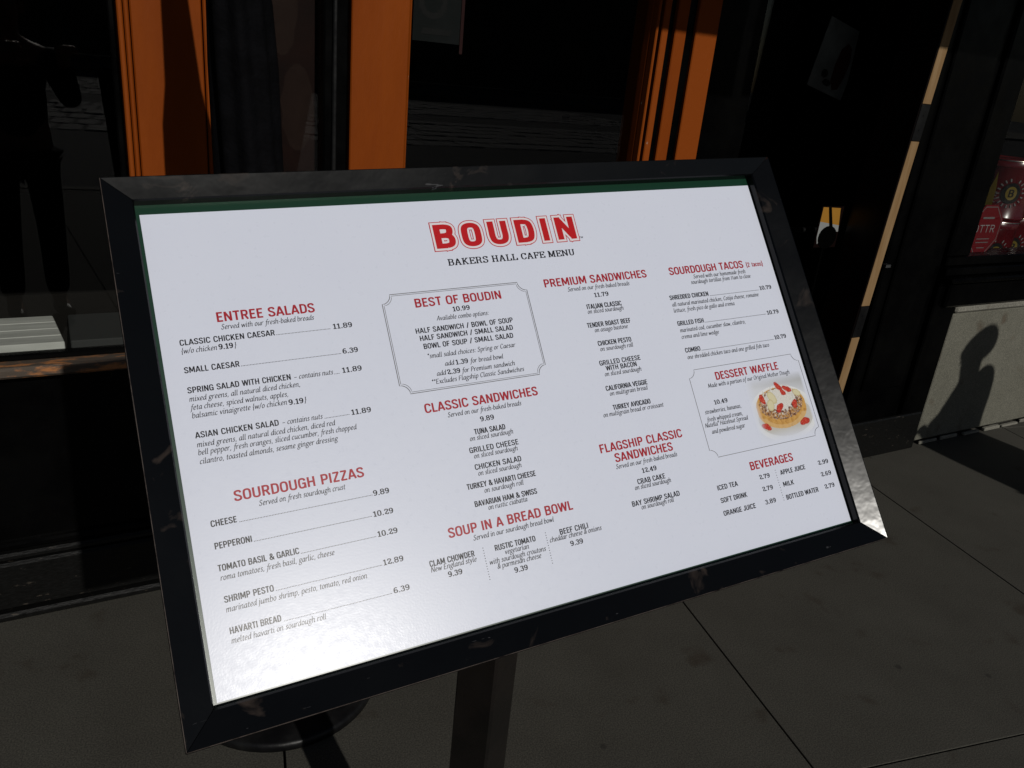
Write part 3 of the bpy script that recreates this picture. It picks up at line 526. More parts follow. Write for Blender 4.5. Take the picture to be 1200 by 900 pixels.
# posters seen in the glass
def poster(name, label, loc, rz, tilt, w, h, parts, base='poster'):
    t = thing(name, label, 'poster', loc); t.rotation_euler = (0, tilt, rz)
    mb = MB(); mb.box(-w / 2, w / 2, 0, .003, -h / 2, h / 2, 0, 0); mb.build('sheet', M[base], t)
    for k, (nm, mt, cx, cz, rx, rz_, n) in enumerate(parts):
        mb = MB(); y = -.0006 - k * .0003
        pts = [(cx + rx * math.cos(2 * math.pi * i / n + math.pi / n) * (1 + .08 * math.sin(3 * i + k)) , y, cz + rz_ * math.sin(2 * math.pi * i / n + math.pi / n)) for i in range(n)]
        mb.add(pts, [list(range(n))]); mb.build(nm, M[mt], t)
    return t
poster('bread_poster', 'tall dark red poster with a long bread loaf between the two left orange posts', (.586, 2.335, 1.55), 0, 0, .19, .80,
       [('loaf_picture', 'crust', .030, -.12, .045, .115, 20), ('loaf_picture', 'crust', -.01, .13, .040, .12, 20), ('loaf_picture', 'crust', .05, .30, .06, .08, 20)], 'breadprint')
poster('window_poster', 'small grey poster with a dark round mark at the top of the wide window', (1.018, 2.330, 1.775), 0, 0, .148, .28,
       [('round_mark', 'darkprint', -.015, -.035, .045, .045, 28), ('round_mark', 'poster', -.015, -.035, .028, .028, 24), ('text_band', 'darkprint', 0, -.112, .065, .012, 4)])
poster('door_poster', 'crooked grey poster with a red flame shape on the glass door', (3.0, 2.595, 1.745), 0, .22, .235, .28,
       [('red_shape', 'redprint', .045, -.02, .045, .10, 9), ('dark_mark', 'darkprint', -.04, -.07, .022, .018, 7), ('dark_mark', 'darkprint', -.01, -.10, .028, .014, 8)], 'doorposter')
rs = thing('red_window_strip', 'thin dark red vertical strip beside the small grey window poster', 'strip', (1.10, 2.335, 1.75))
q = MB(); q.box(-.004, .006, 0, .004, -.14, .30, 0, 0); q.build('strip', M['redprint'], rs)


t = thing('card_stand', 'small yellow and white card with a dark disc on a thin stand in the doorway', 'card stand', (2.915, 2.36, 1.075))
q = MB(); q.tube((0, .008, -1.07), (0, .008, -.08), .006, n=10); q.build('pole', M['darkdisc'], t)
q = MB(); q.lathe([(.12, -1.074), (.12, -1.066), (.02, -1.058)], 28); q.build('base', M['iron'], t)
def flat(name, mt, pts, y, par):
    mb = MB(); mb.add([(a, y, c) for a, c in pts], [list(range(len(pts)))]); return mb.build(name, M[mt], par)
mb = MB(); mb.box(-.068, .068, 0, .004, -.09, .087, 0, 0); mb.build('card', M['doorred'], t)
flat('yellow_band', 'yellow', [(-.062, .022), (.060, .006), (.046, .080), (-.062, .084)], -.0006, t)
flat('white_band', 'white', [(-.062, -.045), (-.052, -.075), (.02, -.02), (.064, -.022), (.060, .006), (-.062, .022)], -.0007, t)
flat('dark_disc', 'darkdisc', [(.003 + .057 * math.cos(k * .3142), -.046 + .050 * math.sin(k * .3142)) for k in range(20)], -.0012, t)
flat('dark_stroke', 'darkdisc', [(-.03, .084), (-.012, .084), (.03, -.02), (.008, -.02)], -.0014, t)

# ------------------------------------------------------------ red tins and the octagon in the right window
def letters(par, txt, font, w_, cap, mt, M4, name='lettering', nib=(.5, .32, 0), unit=7, shear=0):
    mb = MB(); write(mb, font, txt, -w_ / 2, w_ / 2, 0, cap, unit, nib, shear=shear, track=.4, n=3, z0=.0)
    mb.v = [tuple(M4 @ Vector(v)) for v in mb.v]
    return mb.build(name, M[mt], par)
FACE = Matrix(((1, 0, 0, 0), (0, 0, -1, 0), (0, 1, 0, 0), (0, 0, 0, 1)))     # sheet plane -> upright, facing -Y
def tin(x, y, z, label, rot):
    t = thing('biscuit_tin', label, 'tin', (x, y, z), 'red tins in the right window'); t.rotation_euler = (0, 0, rot)
    rr, hh = .150, .300
    b = MB(); b.lathe([(rr - .004, .0), (rr, .004), (rr, .012), (rr - .003, .016), (rr - .003, hh - .05), (rr, hh - .045), (rr, hh - .004)], 40); b.build('body', M['tin'], t)
    b = MB(); b.lathe([(rr + .003, hh - .04), (rr + .003, hh - .006), (rr - .004, hh), (rr - .02, hh + .001), (rr - .024, hh - .003)], 40); b.build('lid', M['tin'], t)
    b = MB(); b.lathe([(rr + .0035, hh - .012), (rr + .0045, hh - .009), (rr + .003, hh - .006)], 40); b.build('rim', M['tinrim'], t)
    def wrap(pts_list, name, mt, r, par=t):
        b = MB()
        for pts in pts_list:
            b.add([(r * math.sin(a / rr), -r * math.cos(a / rr), zz) for a, zz in pts], [list(range(len(pts)))])
        return b.build(name, M[mt], par)
    cx, cz = .035, .135
    wrap([[(cx + .046 * math.cos(k * .2513), cz + .052 * math.sin(k * .2513)) for k in range(25)]], 'emblem_disc', 'darkprint', rr + .0006)
    wrap([[(cx + .027 * math.cos(k * .2513), cz + .034 * math.sin(k * .2513)) for k in range(25)]], 'emblem_centre', 'gold', rr + .0012)
    # ring of letters round the emblem
    ring = []
    for k in range(18):
        a = k * 2 * math.pi / 18 + .1
        if k in (4,): continue
        for (u, v, du, dv) in ((0, 0, .0032, .0075),):
            q = []
            for (p, s_) in ((-du, -dv), (du, -dv), (du, dv), (-du, dv)):
                ra = .062 + s_; q.append((cx + ra * math.cos(a) - p * math.sin(a), cz + 1.06 * (ra * math.sin(a) + p * math.cos(a))))
            ring.append(q)
    wrap(ring, 'emblem_letters', 'greyprint', rr + .0006)
    b = MB(); write(b, SANS, 'B', cx - .014, cx + .014, cz - .019, .038, 7, (.6, .5, 0), n=4)
    b.v = [((rr + .0018) * math.sin(v[0] / rr), -(rr + .0018) * math.cos(v[0] / rr), v[1]) for v in b.v]; b.build('emblem_initial', M['darkprint'], t)
    wrap([[(-.075, .06), (-.035, .06), (-.038, .15), (-.045, .20), (-.050, .235), (-.055, .20), (-.066, .15)]], 'tower_picture', 'gold', rr + .0005)
    wrap([[(-.09, .08 + k * .016), (-.028, .08 + k * .016), (-.028, .088 + k * .016), (-.09, .088 + k * .016)] for k in range(4)], 'skyline_picture', 'greyprint', rr + .0008)
    return t
tin(4.335, 2.52, .7855, 'lower round red tin of the stack, its foot hidden by the window rail', -.72)
tin(4.345, 2.515, 1.090, 'upper round red tin standing on top of another red tin', -.88)
t = tin(4.68, 2.62, .7855, 'round red tin standing to the right of the stacked pair', -.8)
oc = thing('octagon_sticker', 'red octagonal sticker reading OTTR half behind the black window frame', 'sticker', (3.855, 2.236, 1.078)); 
W8, H8 = .118, .118
pts = [(W8 * math.cos(R(22.5 + 45 * k)) / math.cos(R(22.5)), H8 * math.sin(R(22.5 + 45 * k)) / math.cos(R(22.5))) for k in range(8)]
b = MB(); b.add([(x, 0, z) for x, z in pts] + [(x, .003, z) for x, z in pts], [list(range(8)), list(range(15, 7, -1))] + [[(k + 1) % 8, k, 8 + k, 8 + (k + 1) % 8] for k in range(8)]); b.build('plate', M['signred'], oc)
b = MB(); b.add([(x * s, -.0006, z * s) for s in (.93, .90) for x, z in pts], [[k, (k + 1) % 8, 8 + (k + 1) % 8, 8 + k] for k in range(8)]); b.build('border', M['greyprint'], oc)
letters(oc, 'OTTR', SANS, .17, .036, 'whiteprint', Matrix.Translation((-.012, -.0010, -.012)) @ FACE, 'lettering', (.42, .42, 0))
for zz, ww in ((.052, .09), (-.045, .10), (-.062, .10), (-.088, .06)):
    b = MB(); h_ = .009 if zz > 0 else .004; b.add([(-ww / 2, -.001, zz), (ww / 2, -.001, zz), (ww / 2, -.001, zz + h_), (-ww / 2, -.001, zz + h_)], [[0, 1, 2, 3]]); b.build('text_line', M['greyprint'], oc)

# ------------------------------------------------------------ furled umbrella behind the sign
U = thing('furled_umbrella', 'furled black umbrella on a low round black base behind the menu board', 'umbrella', (.408, 1.730, 0))
b = MB(); b.lathe([(.240, .002), (.248, .006), (.248, .022), (.240, .029), (.12, .035), (.07, .040), (.055, .046), (.045, .06)], 56); b.build('base', M['iron'], U)
LM = Matrix(((1, 0, -.038, 0), (0, 1, 0, 0), (0, 0, 1, 0), (0, 0, 0, 1)))
def leaned(mb): mb.v = [tuple(LM @ Vector(v)) for v in mb.v]; return mb
b = MB(); b.lathe([(.034, .055), (.034, .34), (.030, .35)], 24); leaned(b).build('collar', M['iron'], U)
b = MB(); b.lathe([(.021, .35), (.021, 2.18)], 20); leaned(b).build('pole', M['iron'], U)
prof = [(.030, 1.10), (.058, 1.11), (.065, 1.20), (.062, 1.40), (.060, 1.55), (.055, 1.66), (.040, 1.76), (.030, 1.95), (.023, 2.12), (.010, 2.16)]
b = MB(); b.lathe(prof, 64, (0, 0), rfun=lambda t, z: 1 + .10 * math.sin(8 * t + z * 2.0) + .05 * math.sin(3 * t + 5 * z)); leaned(b).build('canopy', M['canvas'], U)

# ------------------------------------------------------------ THE MENU SIGN
SG = thing('menu_sign', 'tilted white menu board in a worn black frame on a black post, headed BOUDIN', 'menu sign', (.478, .79, 0))
SGI = Matrix.Translation((-.478, -.79, 0))
ax = Vector((0.996722, -0.052222, 0.061791)); ay = Vector((-0.017816, 0.603337, 0.797287)); az = ax.cross(ay)
SM = Matrix.Identity(4)
for r_ in range(3):
    SM[r_][0] = ax[r_]; SM[r_][1] = ay[r_]; SM[r_][2] = az[r_]
SM.translation = Vector((0.538504, 0.827834, 1.206560))
def sg(mb, name, mt, label=None, parent=None, extra=None):
    o = mb.build(name, mt, parent or SG, label)
    if parent is None:
        o.matrix_parent_inverse = SGI; o.matrix_world = SM @ (extra or Matrix.Identity(4)); o.matrix_basis = SM @ (extra or Matrix.Identity(4))
    return o
PW, PH = .4500, .27427
# backing and green mat
b = MB(); b.box(-.478, .478, -.306, .306, -.020, -.0035, 0, .002); sg(b, 'back_panel', M['iron'])
b = MB(); b.box(-.470, .470, -.300, .300, -.0032, -.0008, 0, 0); sg(b, 'mat_board', M['green'])
# rails: inner lip low, outer edge high, mitred
xi, yi, xo, yo = .4540, .2800, .4860, .3110
hi_, ho = .0135, .0245
def rail(corners_in, corners_out, edge, name='frame_rail'):
    """profile swept from one mitred corner to the next"""
    prof = [(0.0, -.002), (0.0, hi_ - .0025), (.05, hi_), (.955, ho - .0005), (.978, ho), (1.0, ho - .0012), (1.0, -.024), (.0, -.024)]
    mb = MB(); n = 24; vs = []
    for k in range(n + 1):
        s = k / n
        for (t, h) in prof:
            ci = corners_in[0] * (1 - s) + corners_in[1] * s; co = corners_out[0] * (1 - s) + corners_out[1] * s
            p = ci * (1 - t) + co * t
            wob = .00022 * math.sin(s * 23 + t * 5) if .05 < t < .95 else 0
            vs.append((p.x, p.y, h + wob))
    m_ = len(prof)
    for k in range(n):
        for j in range(m_):
            j2 = (j + 1) % m_
            worn = 1 if j == 3 and edge else 0
            mb.add([vs[k * m_ + j], vs[k * m_ + j2], vs[(k + 1) * m_ + j2], vs[(k + 1) * m_ + j]], [[0, 1, 2, 3]], worn)
    mb.add(vs[:m_], [list(range(m_))]); mb.add(vs[-m_:], [list(range(m_))[::-1]])
    o = sg(mb, name, [M['frame'], M['wornedge']])
    return o
V2 = Vector
ins = [V2((-xi, -.2775)), V2((.4525, -.2775)), V2((.4525, .2865)), V2((-xi, .2865))]; outs = [V2((-xo, -yo)), V2((xo, -yo)), V2((xo, yo)), V2((-xo, yo))]
for k in range(4):
    a, c = k, (k + 1) % 4; d = (ins[c] - ins[a]).normalized() * .0004
    rail((ins[a] + d, ins[c] - d), (outs[a] + d, outs[c] - d), k in (0, 3))
# corner screws on the right rail
for (x, y) in ((.462, .245), (.462, .225), (.466, -.255)):
    b = MB(); b.lathe([(.0022, 0), (.0022, .0012), (.0012, .0018)], 12); o = sg(b, 'screw', M['steel'], extra=Matrix.Translation((x, y, .0125)))
# the printed sheet
b = MB(); NX, NY = 36, 22
vs = [(-PW + 2 * PW * i / NX, -PH + 2 * PH * j / NY, 0) for j in range(NY + 1) for i in range(NX + 1)]
b.add(vs, [[j * (NX + 1) + i, j * (NX + 1) + i + 1, (j + 1) * (NX + 1) + i + 1, (j + 1) * (NX + 1) + i] for j in range(NY) for i in range(NX)])
SH = sg(b, 'menu_sheet', M['paper'])
b2 = MB(); b2.box(-PW, PW, -PH, PH, -.0007, -.0001, 0, 0); sg(b2, 'sheet_backing', M['paper'])
def onsheet(mb, name, mt, label=None):
    return mb.build(name, M[mt], SH, label)
TABLE = """h|ENTREE SALADS|-386.4|-272.6|135.9
i|Served with our fresh-baked breads|-382.9|-276.1|126.4
c|CLASSIC CHICKEN CAESAR|-429.7|-324.3|112.3
.|.|-323.3|-258.4|112.4
n|11.89|-255.4|-231.2|111.9
i|{w/o chicken|-429.6|-391.2|102.8
n|9.19|-389.3|-373.1|102.8
i|}|-372.1|-370.1|102.7
c|SMALL CAESAR|-429.6|-369.7|79.7
.|.|-368.7|-251.4|79.8
n|6.39|-249.8|-230.3|79.5
c|SPRING SALAD WITH CHICKEN|-429.6|-315.5|56.2
i|– contains nuts|-312.6|-266.2|55.8
.|.|-265.2|-258.1|55.5
n|11.89|-254.9|-230.3|55.8
i|mixed greens, all natural diced chicken,|-429.4|-306.7|46.5
i|feta cheese, spiced walnuts, apples,|-429.6|-322.2|36.7
i|balsamic vinaigrette {w/o chicken|-429.4|-325.6|27.3
n|9.19|-323.6|-306.3|26.2
i|}|-305.6|-303.4|26.4
c|ASIAN CHICKEN SALAD|-429.2|-338.5|4.3
i|– contains nuts|-335.3|-288.5|4.2
.|.|-286.5|-256.1|3.8
n|11.89|-254.1|-229.4|3.0
i|mixed greens, all natural diced chicken, diced red|-429.2|-275.6|-5.9
i|bell pepper, fresh oranges, sliced cucumber, fresh chopped|-429.3|-251.5|-14.9
i|cilantro, toasted almonds, sesame ginger dressing|-429.2|-276.1|-24.9
h|SOURDOUGH PIZZAS|-400.2|-253.1|-72.3
i|Served on fresh sourdough crust|-375.5|-278.3|-82.6
c|CHEESE|-428.3|-401.0|-95.2
.|.|-399.1|-248.1|-95.8
n|9.89|-247.5|-227.7|-96.9
c|PEPPERONI|-428.1|-388.9|-119.6
.|.|-387.6|-253.8|-120.0
n|10.29|-252.4|-227.7|-121.0
c|TOMATO BASIL & GARLIC|-428.3|-342.0|-143.5
.|.|-340.9|-253.5|-143.9
n|10.29|-252.0|-227.4|-144.7
i|roma tomatoes, fresh basil, garlic, cheese|-427.6|-304.5|-153.4
c|SHRIMP PESTO|-427.2|-375.4|-177.1
.|.|-373.6|-253.2|-177.3
n|12.89|-252.1|-227.3|-177.9
i|marinated jumbo shrimp, pesto, tomato, red onion|-427.2|-273.4|-187.2
c|HAVARTI BREAD|-426.9|-373.2|-210.2
.|.|-371.1|-248.4|-211.1
n|6.39|-246.7|-226.9|-211.5
i|melted havarti on sourdough roll|-427.0|-326.5|-220.0
h|BEST OF BOUDIN|-146.6|-24.2|128.0
n|10.99|-97.3|-72.9|117.5
i|Available combo options:|-121.8|-48.6|107.5
c|HALF SANDWICH / BOWL OF SOUP|-153.2|-16.4|93.4
c|HALF SANDWICH / SMALL SALAD|-149.8|-18.9|83.2
c|BOWL OF SOUP / SMALL SALAD|-147.2|-21.2|72.2
i|*small salad choices: Spring or Caesar|-145.3|-21.9|59.5
i|add|-124.5|-111.9|46.9
n|1.39|-109.6|-92.2|46.5
i|for bread bowl|-89.8|-42.9|46.0
i|add|-138.1|-125.7|35.5
n|2.39|-123.8|-105.7|35.3
i|for Premium sandwich|-103.8|-28.7|34.9
i|**Excludes Flagship Classic Sandwiches|-147.1|-17.8|25.4
h|CLASSIC SANDWICHES|-163.5|-5.8|-9.4
i|Served on our fresh-baked breads|-135.7|-33.4|-19.2
n|9.89|-94.3|-74.8|-31.4
c|TUNA SALAD|-105.8|-62.8|-46.5
i|on sliced sourdough|-114.0|-53.8|-53.7
c|GRILLED CHEESE|-117.9|-49.7|-68.7
i|on sliced sourdough|-113.8|-53.0|-76.1
c|CHICKEN SALAD|-115.7|-51.2|-90.5
i|on sliced sourdough|-113.4|-53.3|-98.2
c|TURKEY & HAVARTI CHEESE|-131.5|-36.4|-112.7
i|on sourdough roll|-110.4|-56.2|-120.4
c|BAVARIAN HAM & SWISS|-126.6|-40.4|-135.1
i|on rustic ciabatta|-110.3|-56.4|-141.9
h|SOUP IN A BREAD BOWL|-167.7|4.1|-164.6
i|Served in our sourdough bread bowl|-138.0|-27.1|-174.1
c|CLAM CHOWDER|-198.2|-140.6|-192.2
i|New England style|-198.3|-139.9|-198.8
n|9.39|-178.7|-160.3|-209.0
c|RUSTIC TOMATO|-113.6|-57.7|-192.3
i|vegetarian|-102.0|-69.0|-199.1
i|with sourdough croutons|-124.6|-47.4|-206.9
i|& parmesan cheese|-115.8|-55.7|-213.8
n|9.39|-94.9|-76.4|-223.7
c|BEEF CHILI|-23.1|19.0|-192.1
i|cheddar cheese & onions|-39.4|36.7|-198.5
n|9.39|-12.2|6.6|-209.2
L|BOUDIN|-98.3|112.5|205.3
i|TM|116.8|123.1|205.2
s|BAKERS HALL CAFE MENU|-89.1|103.3|180.6
h|PREMIUM SANDWICHES|42.7|212.4|137.1
i|Served on our fresh-baked breads|77.0|178.8|127.8
n|11.79|116.4|140.5|115.5
c|ITALIAN CLASSIC|99.9|157.1|99.3
i|on sliced sourdough|99.1|158.3|92.5
c|TENDER ROAST BEEF|93.0|164.5|72.3
i|on asiago bastone|102.5|157.0|64.8
c|CHICKEN PESTO|102.3|157.3|44.8
i|on sourdough roll|103.4|157.5|37.0
c|GRILLED CHEESE|96.6|164.1|16.8
c|WITH BACON|104.9|155.5|8.5
i|on sliced sourdough|100.2|160.5|1.0
c|CALIFORNIA VEGGIE|96.4|164.5|-19.4
i|on multigrain bread|100.1|162.0|-26.9
c|TURKEY AVOCADO|99.8|161.2|-47.0
i|on multigrain bread or croissant|81.8|180.4|-54.6
h|SOURDOUGH TACOS|252.6|393.0|136.6
r|{2 tacos}|398.6|431.6|136.7
i|Served with our homemade fresh|293.4|393.1|127.5
i|sourdough tortillas from 11am to close|286.0|400.3|119.2
c|SHREDDED CHICKEN|240.9|311.8|98.2
.|.|313.3|408.9|97.6
n|10.79|410.7|434.7|97.5
i|all natural marinated chicken, Cotija cheese, romaine|241.7|405.0|88.0
i|lettuce, fresh pico de gallo and crema|241.4|354.2|78.6
c|GRILLED FISH|241.8|289.6|58.1
.|.|290.8|408.9|57.8
n|10.79|410.6|434.4|56.8
i|marinated cod, cucumber slaw, cilantro,|242.8|364.5|47.9
i|crema and lime wedge|242.1|310.3|37.9
c|COMBO|242.1|269.3|16.8
.|.|270.6|408.7|16.5
n|10.79|410.6|434.2|16.4
i|one shredded chicken taco and one grilled fish taco|242.4|396.0|6.7
h|DESSERT WAFFLE|281.4|401.2|-30.2
i|Made with a portion of our Original Mother Dough|264.0|419.2|-39.8
n|10.49|266.3|291.0|-65.3
i|strawberries, bananas,|245.7|311.9|-76.8
i|fresh whipped cream,|245.8|310.6|-87.9
i|Nutella® Hazelnut Spread|239.9|317.3|-95.8
i|and powdered sugar|248.2|308.3|-106.0
h|FLAGSHIP CLASSIC|63.2|197.9|-101.5
h|SANDWICHES|82.6|177.1|-117.1
i|Served on our fresh-baked breads|80.9|180.6|-126.2
n|12.49|118.7|142.7|-138.7
c|CRAB CAKE|107.4|152.6|-152.2
i|on sliced sourdough|100.8|159.7|-158.8
c|BAY SHRIMP SALAD|90.4|168.0|-179.4
i|on sourdough roll|103.1|155.8|-185.6
h|BEVERAGES|296.5|377.7|-168.5
c|ICED TEA|231.0|267.2|-185.2
n|2.79|307.2|326.8|-184.2
c|SOFT DRINK|231.0|277.9|-203.2
n|2.79|306.8|326.3|-201.6
c|ORANGE JUICE|229.8|287.1|-221.1
n|3.89|304.9|325.0|-220.3
c|APPLE JUICE|346.8|394.8|-184.8
n|2.99|420.9|441.5|-183.8
c|MILK|345.6|366.1|-202.2
n|2.69|419.8|440.5|-201.4
c|BOTTLED WATER|344.5|406.9|-221.2
n|2.79|419.9|439.7|-220.0"""
names = {'h': 'heading_text', 'c': 'item_text', 'i': 'description_text', 'n': 'price_text', '.': 'dotted_leader', 's': 'subtitle_text', 'r': 'heading_note'}
for line in TABLE.strip().split('\n'):
    st, tx, x0, x1, y = line.split('|'); x0 = float(x0) / 1000; x1 = float(x1) / 1000; y = float(y) / 1000
    mb = MB(); mt = 'ink'
    if st == 'h': write(mb, SANS, tx, x0, x1, y, .0116, 7, (.72, .60, 0), track=.28, n=4, z0=.00018, space=1.9); mt = 'red'
    elif st == 'r': write(mb, SANS, tx, x0, x1, y, .0074, 7, (.62, .55, 0), track=.5, n=4, z0=.00018); mt = 'red'
    elif st == 'c': write(mb, SANS, tx, x0, x1, y, .0069, 7, (.68, .58, 0), track=.30, n=3, z0=.00018, space=1.9)
    elif st == 'n': write(mb, SLAB, tx, x0, x1, y, .0064, 7, (.82, .48, 0), track=.25, n=3, z0=.00018)
    elif st == 's': write(mb, SLAB, tx, x0, x1, y, .0092, 7, (.78, .38, 0), track=.35, n=4, z0=.00018)
    elif st == 'i': write(mb, ITAL, tx, x0, x1, y, .0066 if tx != 'TM' else .003, 8, (.55, .33, .45), shear=.20, track=.4, n=3, z0=.00018, space=2.3)
    elif st == '.':
        nd = int((x1 - x0) / .00165)
        for k in range(nd):
            xx = x0 + (k + .5) * (x1 - x0) / nd; q = .00042
            mb.add([(xx - q, y - .0001, .0002), (xx + q, y - .0001, .0002), (xx + q, y + .00075, .0002), (xx - q, y + .00075, .0002)], [[0, 1, 2, 3]])
    elif st == 'L':
        sp = {'B': (4.9, "-1.1,0 1.1,7|-.55,6.3 2.9,6.3|-1.1,3.7 3.0,3.7|-.55,.7 2.9,.7|~2.7,6.3 3.7,6.0 3.9,5.1 3.6,4.1 2.7,3.7|~2.8,3.7 3.8,3.3 4.1,2.2 3.8,1.1 2.8,.7"),
              'O': (4.9, "o2.45,6.3 1.2,5.7 .95,3.5 1.2,1.3 2.45,.7 3.7,1.3 3.95,3.5 3.7,5.7"),
              'U': (5.0, "~1.0,7 1.0,4.5 1.0,2.4 1.4,1.1 2.5,.7 3.6,1.1 4.0,2.4 4.0,4.5 4.0,7"),
              'D': (5.0, "-1.1,0 1.1,7|-.55,6.3 2.5,6.3|-.55,.7 2.5,.7|~2.3,6.3 3.6,5.8 4.0,3.5 3.6,1.2 2.3,.7"),
              'I': (2.3, "-1.1,0 1.1,7"), 'N': (5.4, "-1.1,0 1.1,7|-4.3,0 4.3,7|-1.1,6.6 4.3,.4")}
        sx = (x1 - x0) / 31.2; sy = .034 / 7
        for (nm, mt_, grow, zz) in (('logo_outline', 'redlogo', .82, .00018), ('logo_inline', 'logowhite', .60, .00027), ('logo_letters', 'redlogo', 0, .00036)):
            m3 = MB(); write(m3, sp, 'BOUDIN', x0 - .0035, x1 + .0035, y, .034, 7, (.96 + grow, .72 + grow, 0), track=1.25, n=8, ext=grow, z0=zz)
            onsheet(m3, nm, mt_)
        continue
    onsheet(mb, names[st], 'softink' if st == 'i' else mt)
# notched box borders
def notched(x0, x1, y0, y1, r, wd, mt, name, conv=True):
    pts = []
    for (cx, cy, sx, sy, a0) in ((x0, y0, 1, 1, 90), (x1, y0, -1, 1, 180), (x1, y1, -1, -1, 270), (x0, y1, 1, -1, 0)):
        arc = [(cx + sx * r * math.cos(R(90 * k / 6)), cy + sy * r * math.sin(R(90 * k / 6))) for k in range(7)]
        # small square shoulder, then concave quarter
        if (sx, sy) in ((1, 1), (-1, -1)): arc = arc[::-1]
        pts += arc
    n = len(pts); out = []
    for i, p in enumerate(pts):
        a, c = pts[i - 1], pts[(i + 1) % n]; dx, dy = c[0] - a[0], c[1] - a[1]; l = math.hypot(dx, dy); out.append((p[0] + dy / l * wd, p[1] - dx / l * wd))
    mb = MB(); mb.add([(x, y, .0002) for x, y in pts] + [(x, y, .0002) for x, y in out], [[(i + 1) % n, i, n + i, n + (i + 1) % n][::-1] for i in range(n)])
    return onsheet(mb, name, mt)
E4 = 1000
notched(-.1890, .0155, .0172, .1490, .0122, -.0009, 'greyink', 'box_border')
notched(-.1868, .0133, .0194, .1468, .0120, -.0006, 'greyink', 'box_border')
notched(.2355, .4440, -.1403, -.0097, .0118, -.0007, 'greyink', 'box_border')
for (xx, ya, yb) in ((-.1285, -.1853, -.2235), (-.0425, -.1853, -.2237), (.3390, -.1762, -.2206)):
    mb = MB()
    for k in range(13):
        yy = ya + (yb - ya) * k / 12; q = .0006
        mb.add([(xx + q * math.cos(a * math.pi / 3), yy + q * math.sin(a * math.pi / 3), .0002) for a in range(6)], [[0, 1, 2, 3, 4, 5]])
    onsheet(mb, 'dotted_divider', 'ink')
# printed waffle picture: one flat patch, its colours held per point
def ell(x, y, cx, cy, rx, ry, a=0):
    c, s = math.cos(a), math.sin(a); u = (x - cx) * c + (y - cy) * s; v = -(x - cx) * s + (y - cy) * c
    return math.sqrt((u / rx) ** 2 + (v / ry) ** 2)
def mixc(a, b, t): t = max(0, min(1, t)); return tuple(a[i] * (1 - t) + b[i] * t for i in range(3))
PAPER = (.72, .755, .875)
def waffle(x, y):
    nz = noise.noise(Vector((x * .25, y * .25, 1))) ; nf = noise.noise(Vector((x * .8, y * .8, 3)))
    c = mixc((.68, .70, .76), (.40, .41, .41), (y + 66) / 30 + (x - 400) / 160)
    d = ell(x, y, 386, -97, 62, 43, -.05)
    if d < 1: c = mixc((.70, .71, .71), (.80, .81, .82), (d - .80) * 6)
    d = ell(x, y, 388, -103, 50, 27)
    if d < 1.05: c = mixc(c, (.42, .38, .30), .5)
    # waffle side, then its browned top
    d = ell(x, y, 385, -91, 47, 28.5)
    if d < 1 or (ell(x, y, 385, -84, 47, 27) < 1):
        c = mixc((.64, .36, .10), (.36, .15, .03), .20 + .22 * math.sin(x * .62 + nz * 3) + nf * .5 + nz * .4 - (.35 if y > -96 else 0))
        if d > .8 and y < -100: c = mixc(c, (.72, .50, .25), .55)
    d = ell(x, y, 386, -82, 42, 24)
    if d < 1:
        g = .5 + .5 * math.sin(x * .62 + y * .2) * math.sin(y * .75)
        c = mixc((.50, .26, .08), (.14, .055, .035), g * .45 + nz * 2.0 + .22)
        if nf > .30: c = (.66, .60, .56)
    d = ell(x, y, 386, -75, 31, 19, .05) + nz * .5 + nf * .15
    if d < 1: c = mixc((.80, .78, .74), (.58, .56, .50), .4 + nf + (d > .8) * .3)
    for (cx, cy, rx, ry, a) in ((372, -71, 6.5, 11, .5), (366, -82, 6.5, 9, -.2), (421, -70, 8, 5, -.5)):
        d = ell(x, y, cx, cy, rx, ry, a)
        if d < 1: c = mixc((.70, .64, .42), (.52, .44, .22), (d - .7) * 3)
    for (cx, cy, rx, ry, a) in ((353, -71, 4.5, 8, .3), (389, -56, 4, 9, .7), (405, -62, 9, 4, -.5), (395, -66, 6, 4, -.9), (381, -88, 9, 5, .7), (411, -86, 4.5, 7, -.4), (347, -112, 9, 4.5, -.5), (421, -115, 10, 5, .2)):
        d = ell(x, y, cx, cy, rx, ry, a) * (1 + .10 * math.sin(3 * math.atan2(y - cy, x - cx) + cx))
        if d < 1: c = mixc((.60, .045, .025), (.30, .012, .012), nf * 1.5 + .3 + (d > .8) * .3)
        if d < .8 and nf > .28: c = (.66, .20, .12)
    fade = min(1, max(0, (x - 329) / 16)) * min(1, max(0, (440 - x) / 4)) * min(1, max(0, (-37 - y) / 14)) * min(1, max(0, (y + 137) / 18))
    # cut the lower right corner like the notch of the box
    return mixc(PAPER, c, fade)
NXw, NYw = 150, 128; x0w, x1w, y0w, y1w = 328.0, 441.5, -137.5, -36.0
vs = []; cols = []
for j in range(NYw + 1):
    for i in range(NXw + 1):
        x = x0w + (x1w - x0w) * i / NXw; y = y0w + (y1w - y0w) * j / NYw
        vs.append((x / 1000, y / 1000, .00010)); cols += [*waffle(x, y), 1.0]
me = bpy.data.meshes.new('waffle_picture'); me.from_pydata(vs, [], [[j * (NXw + 1) + i, j * (NXw + 1) + i + 1, (j + 1) * (NXw + 1) + i + 1, (j + 1) * (NXw + 1) + i] for j in range(NYw) for i in range(NXw) if not ((441.5 - (x0w + (x1w - x0w) * i / NXw)) ** 2 + (y0w + (y1w - y0w) * j / NYw + 137.5) ** 2 < 110)])
ca = me.color_attributes.new('print', 'FLOAT_COLOR', 'POINT'); ca.data.foreach_set('color', cols)
mw = print_mat('waffle_print', (.7, .7, .7)); at = mw.node_tree.nodes.new('ShaderNodeAttribute'); at.attribute_name = 'print'
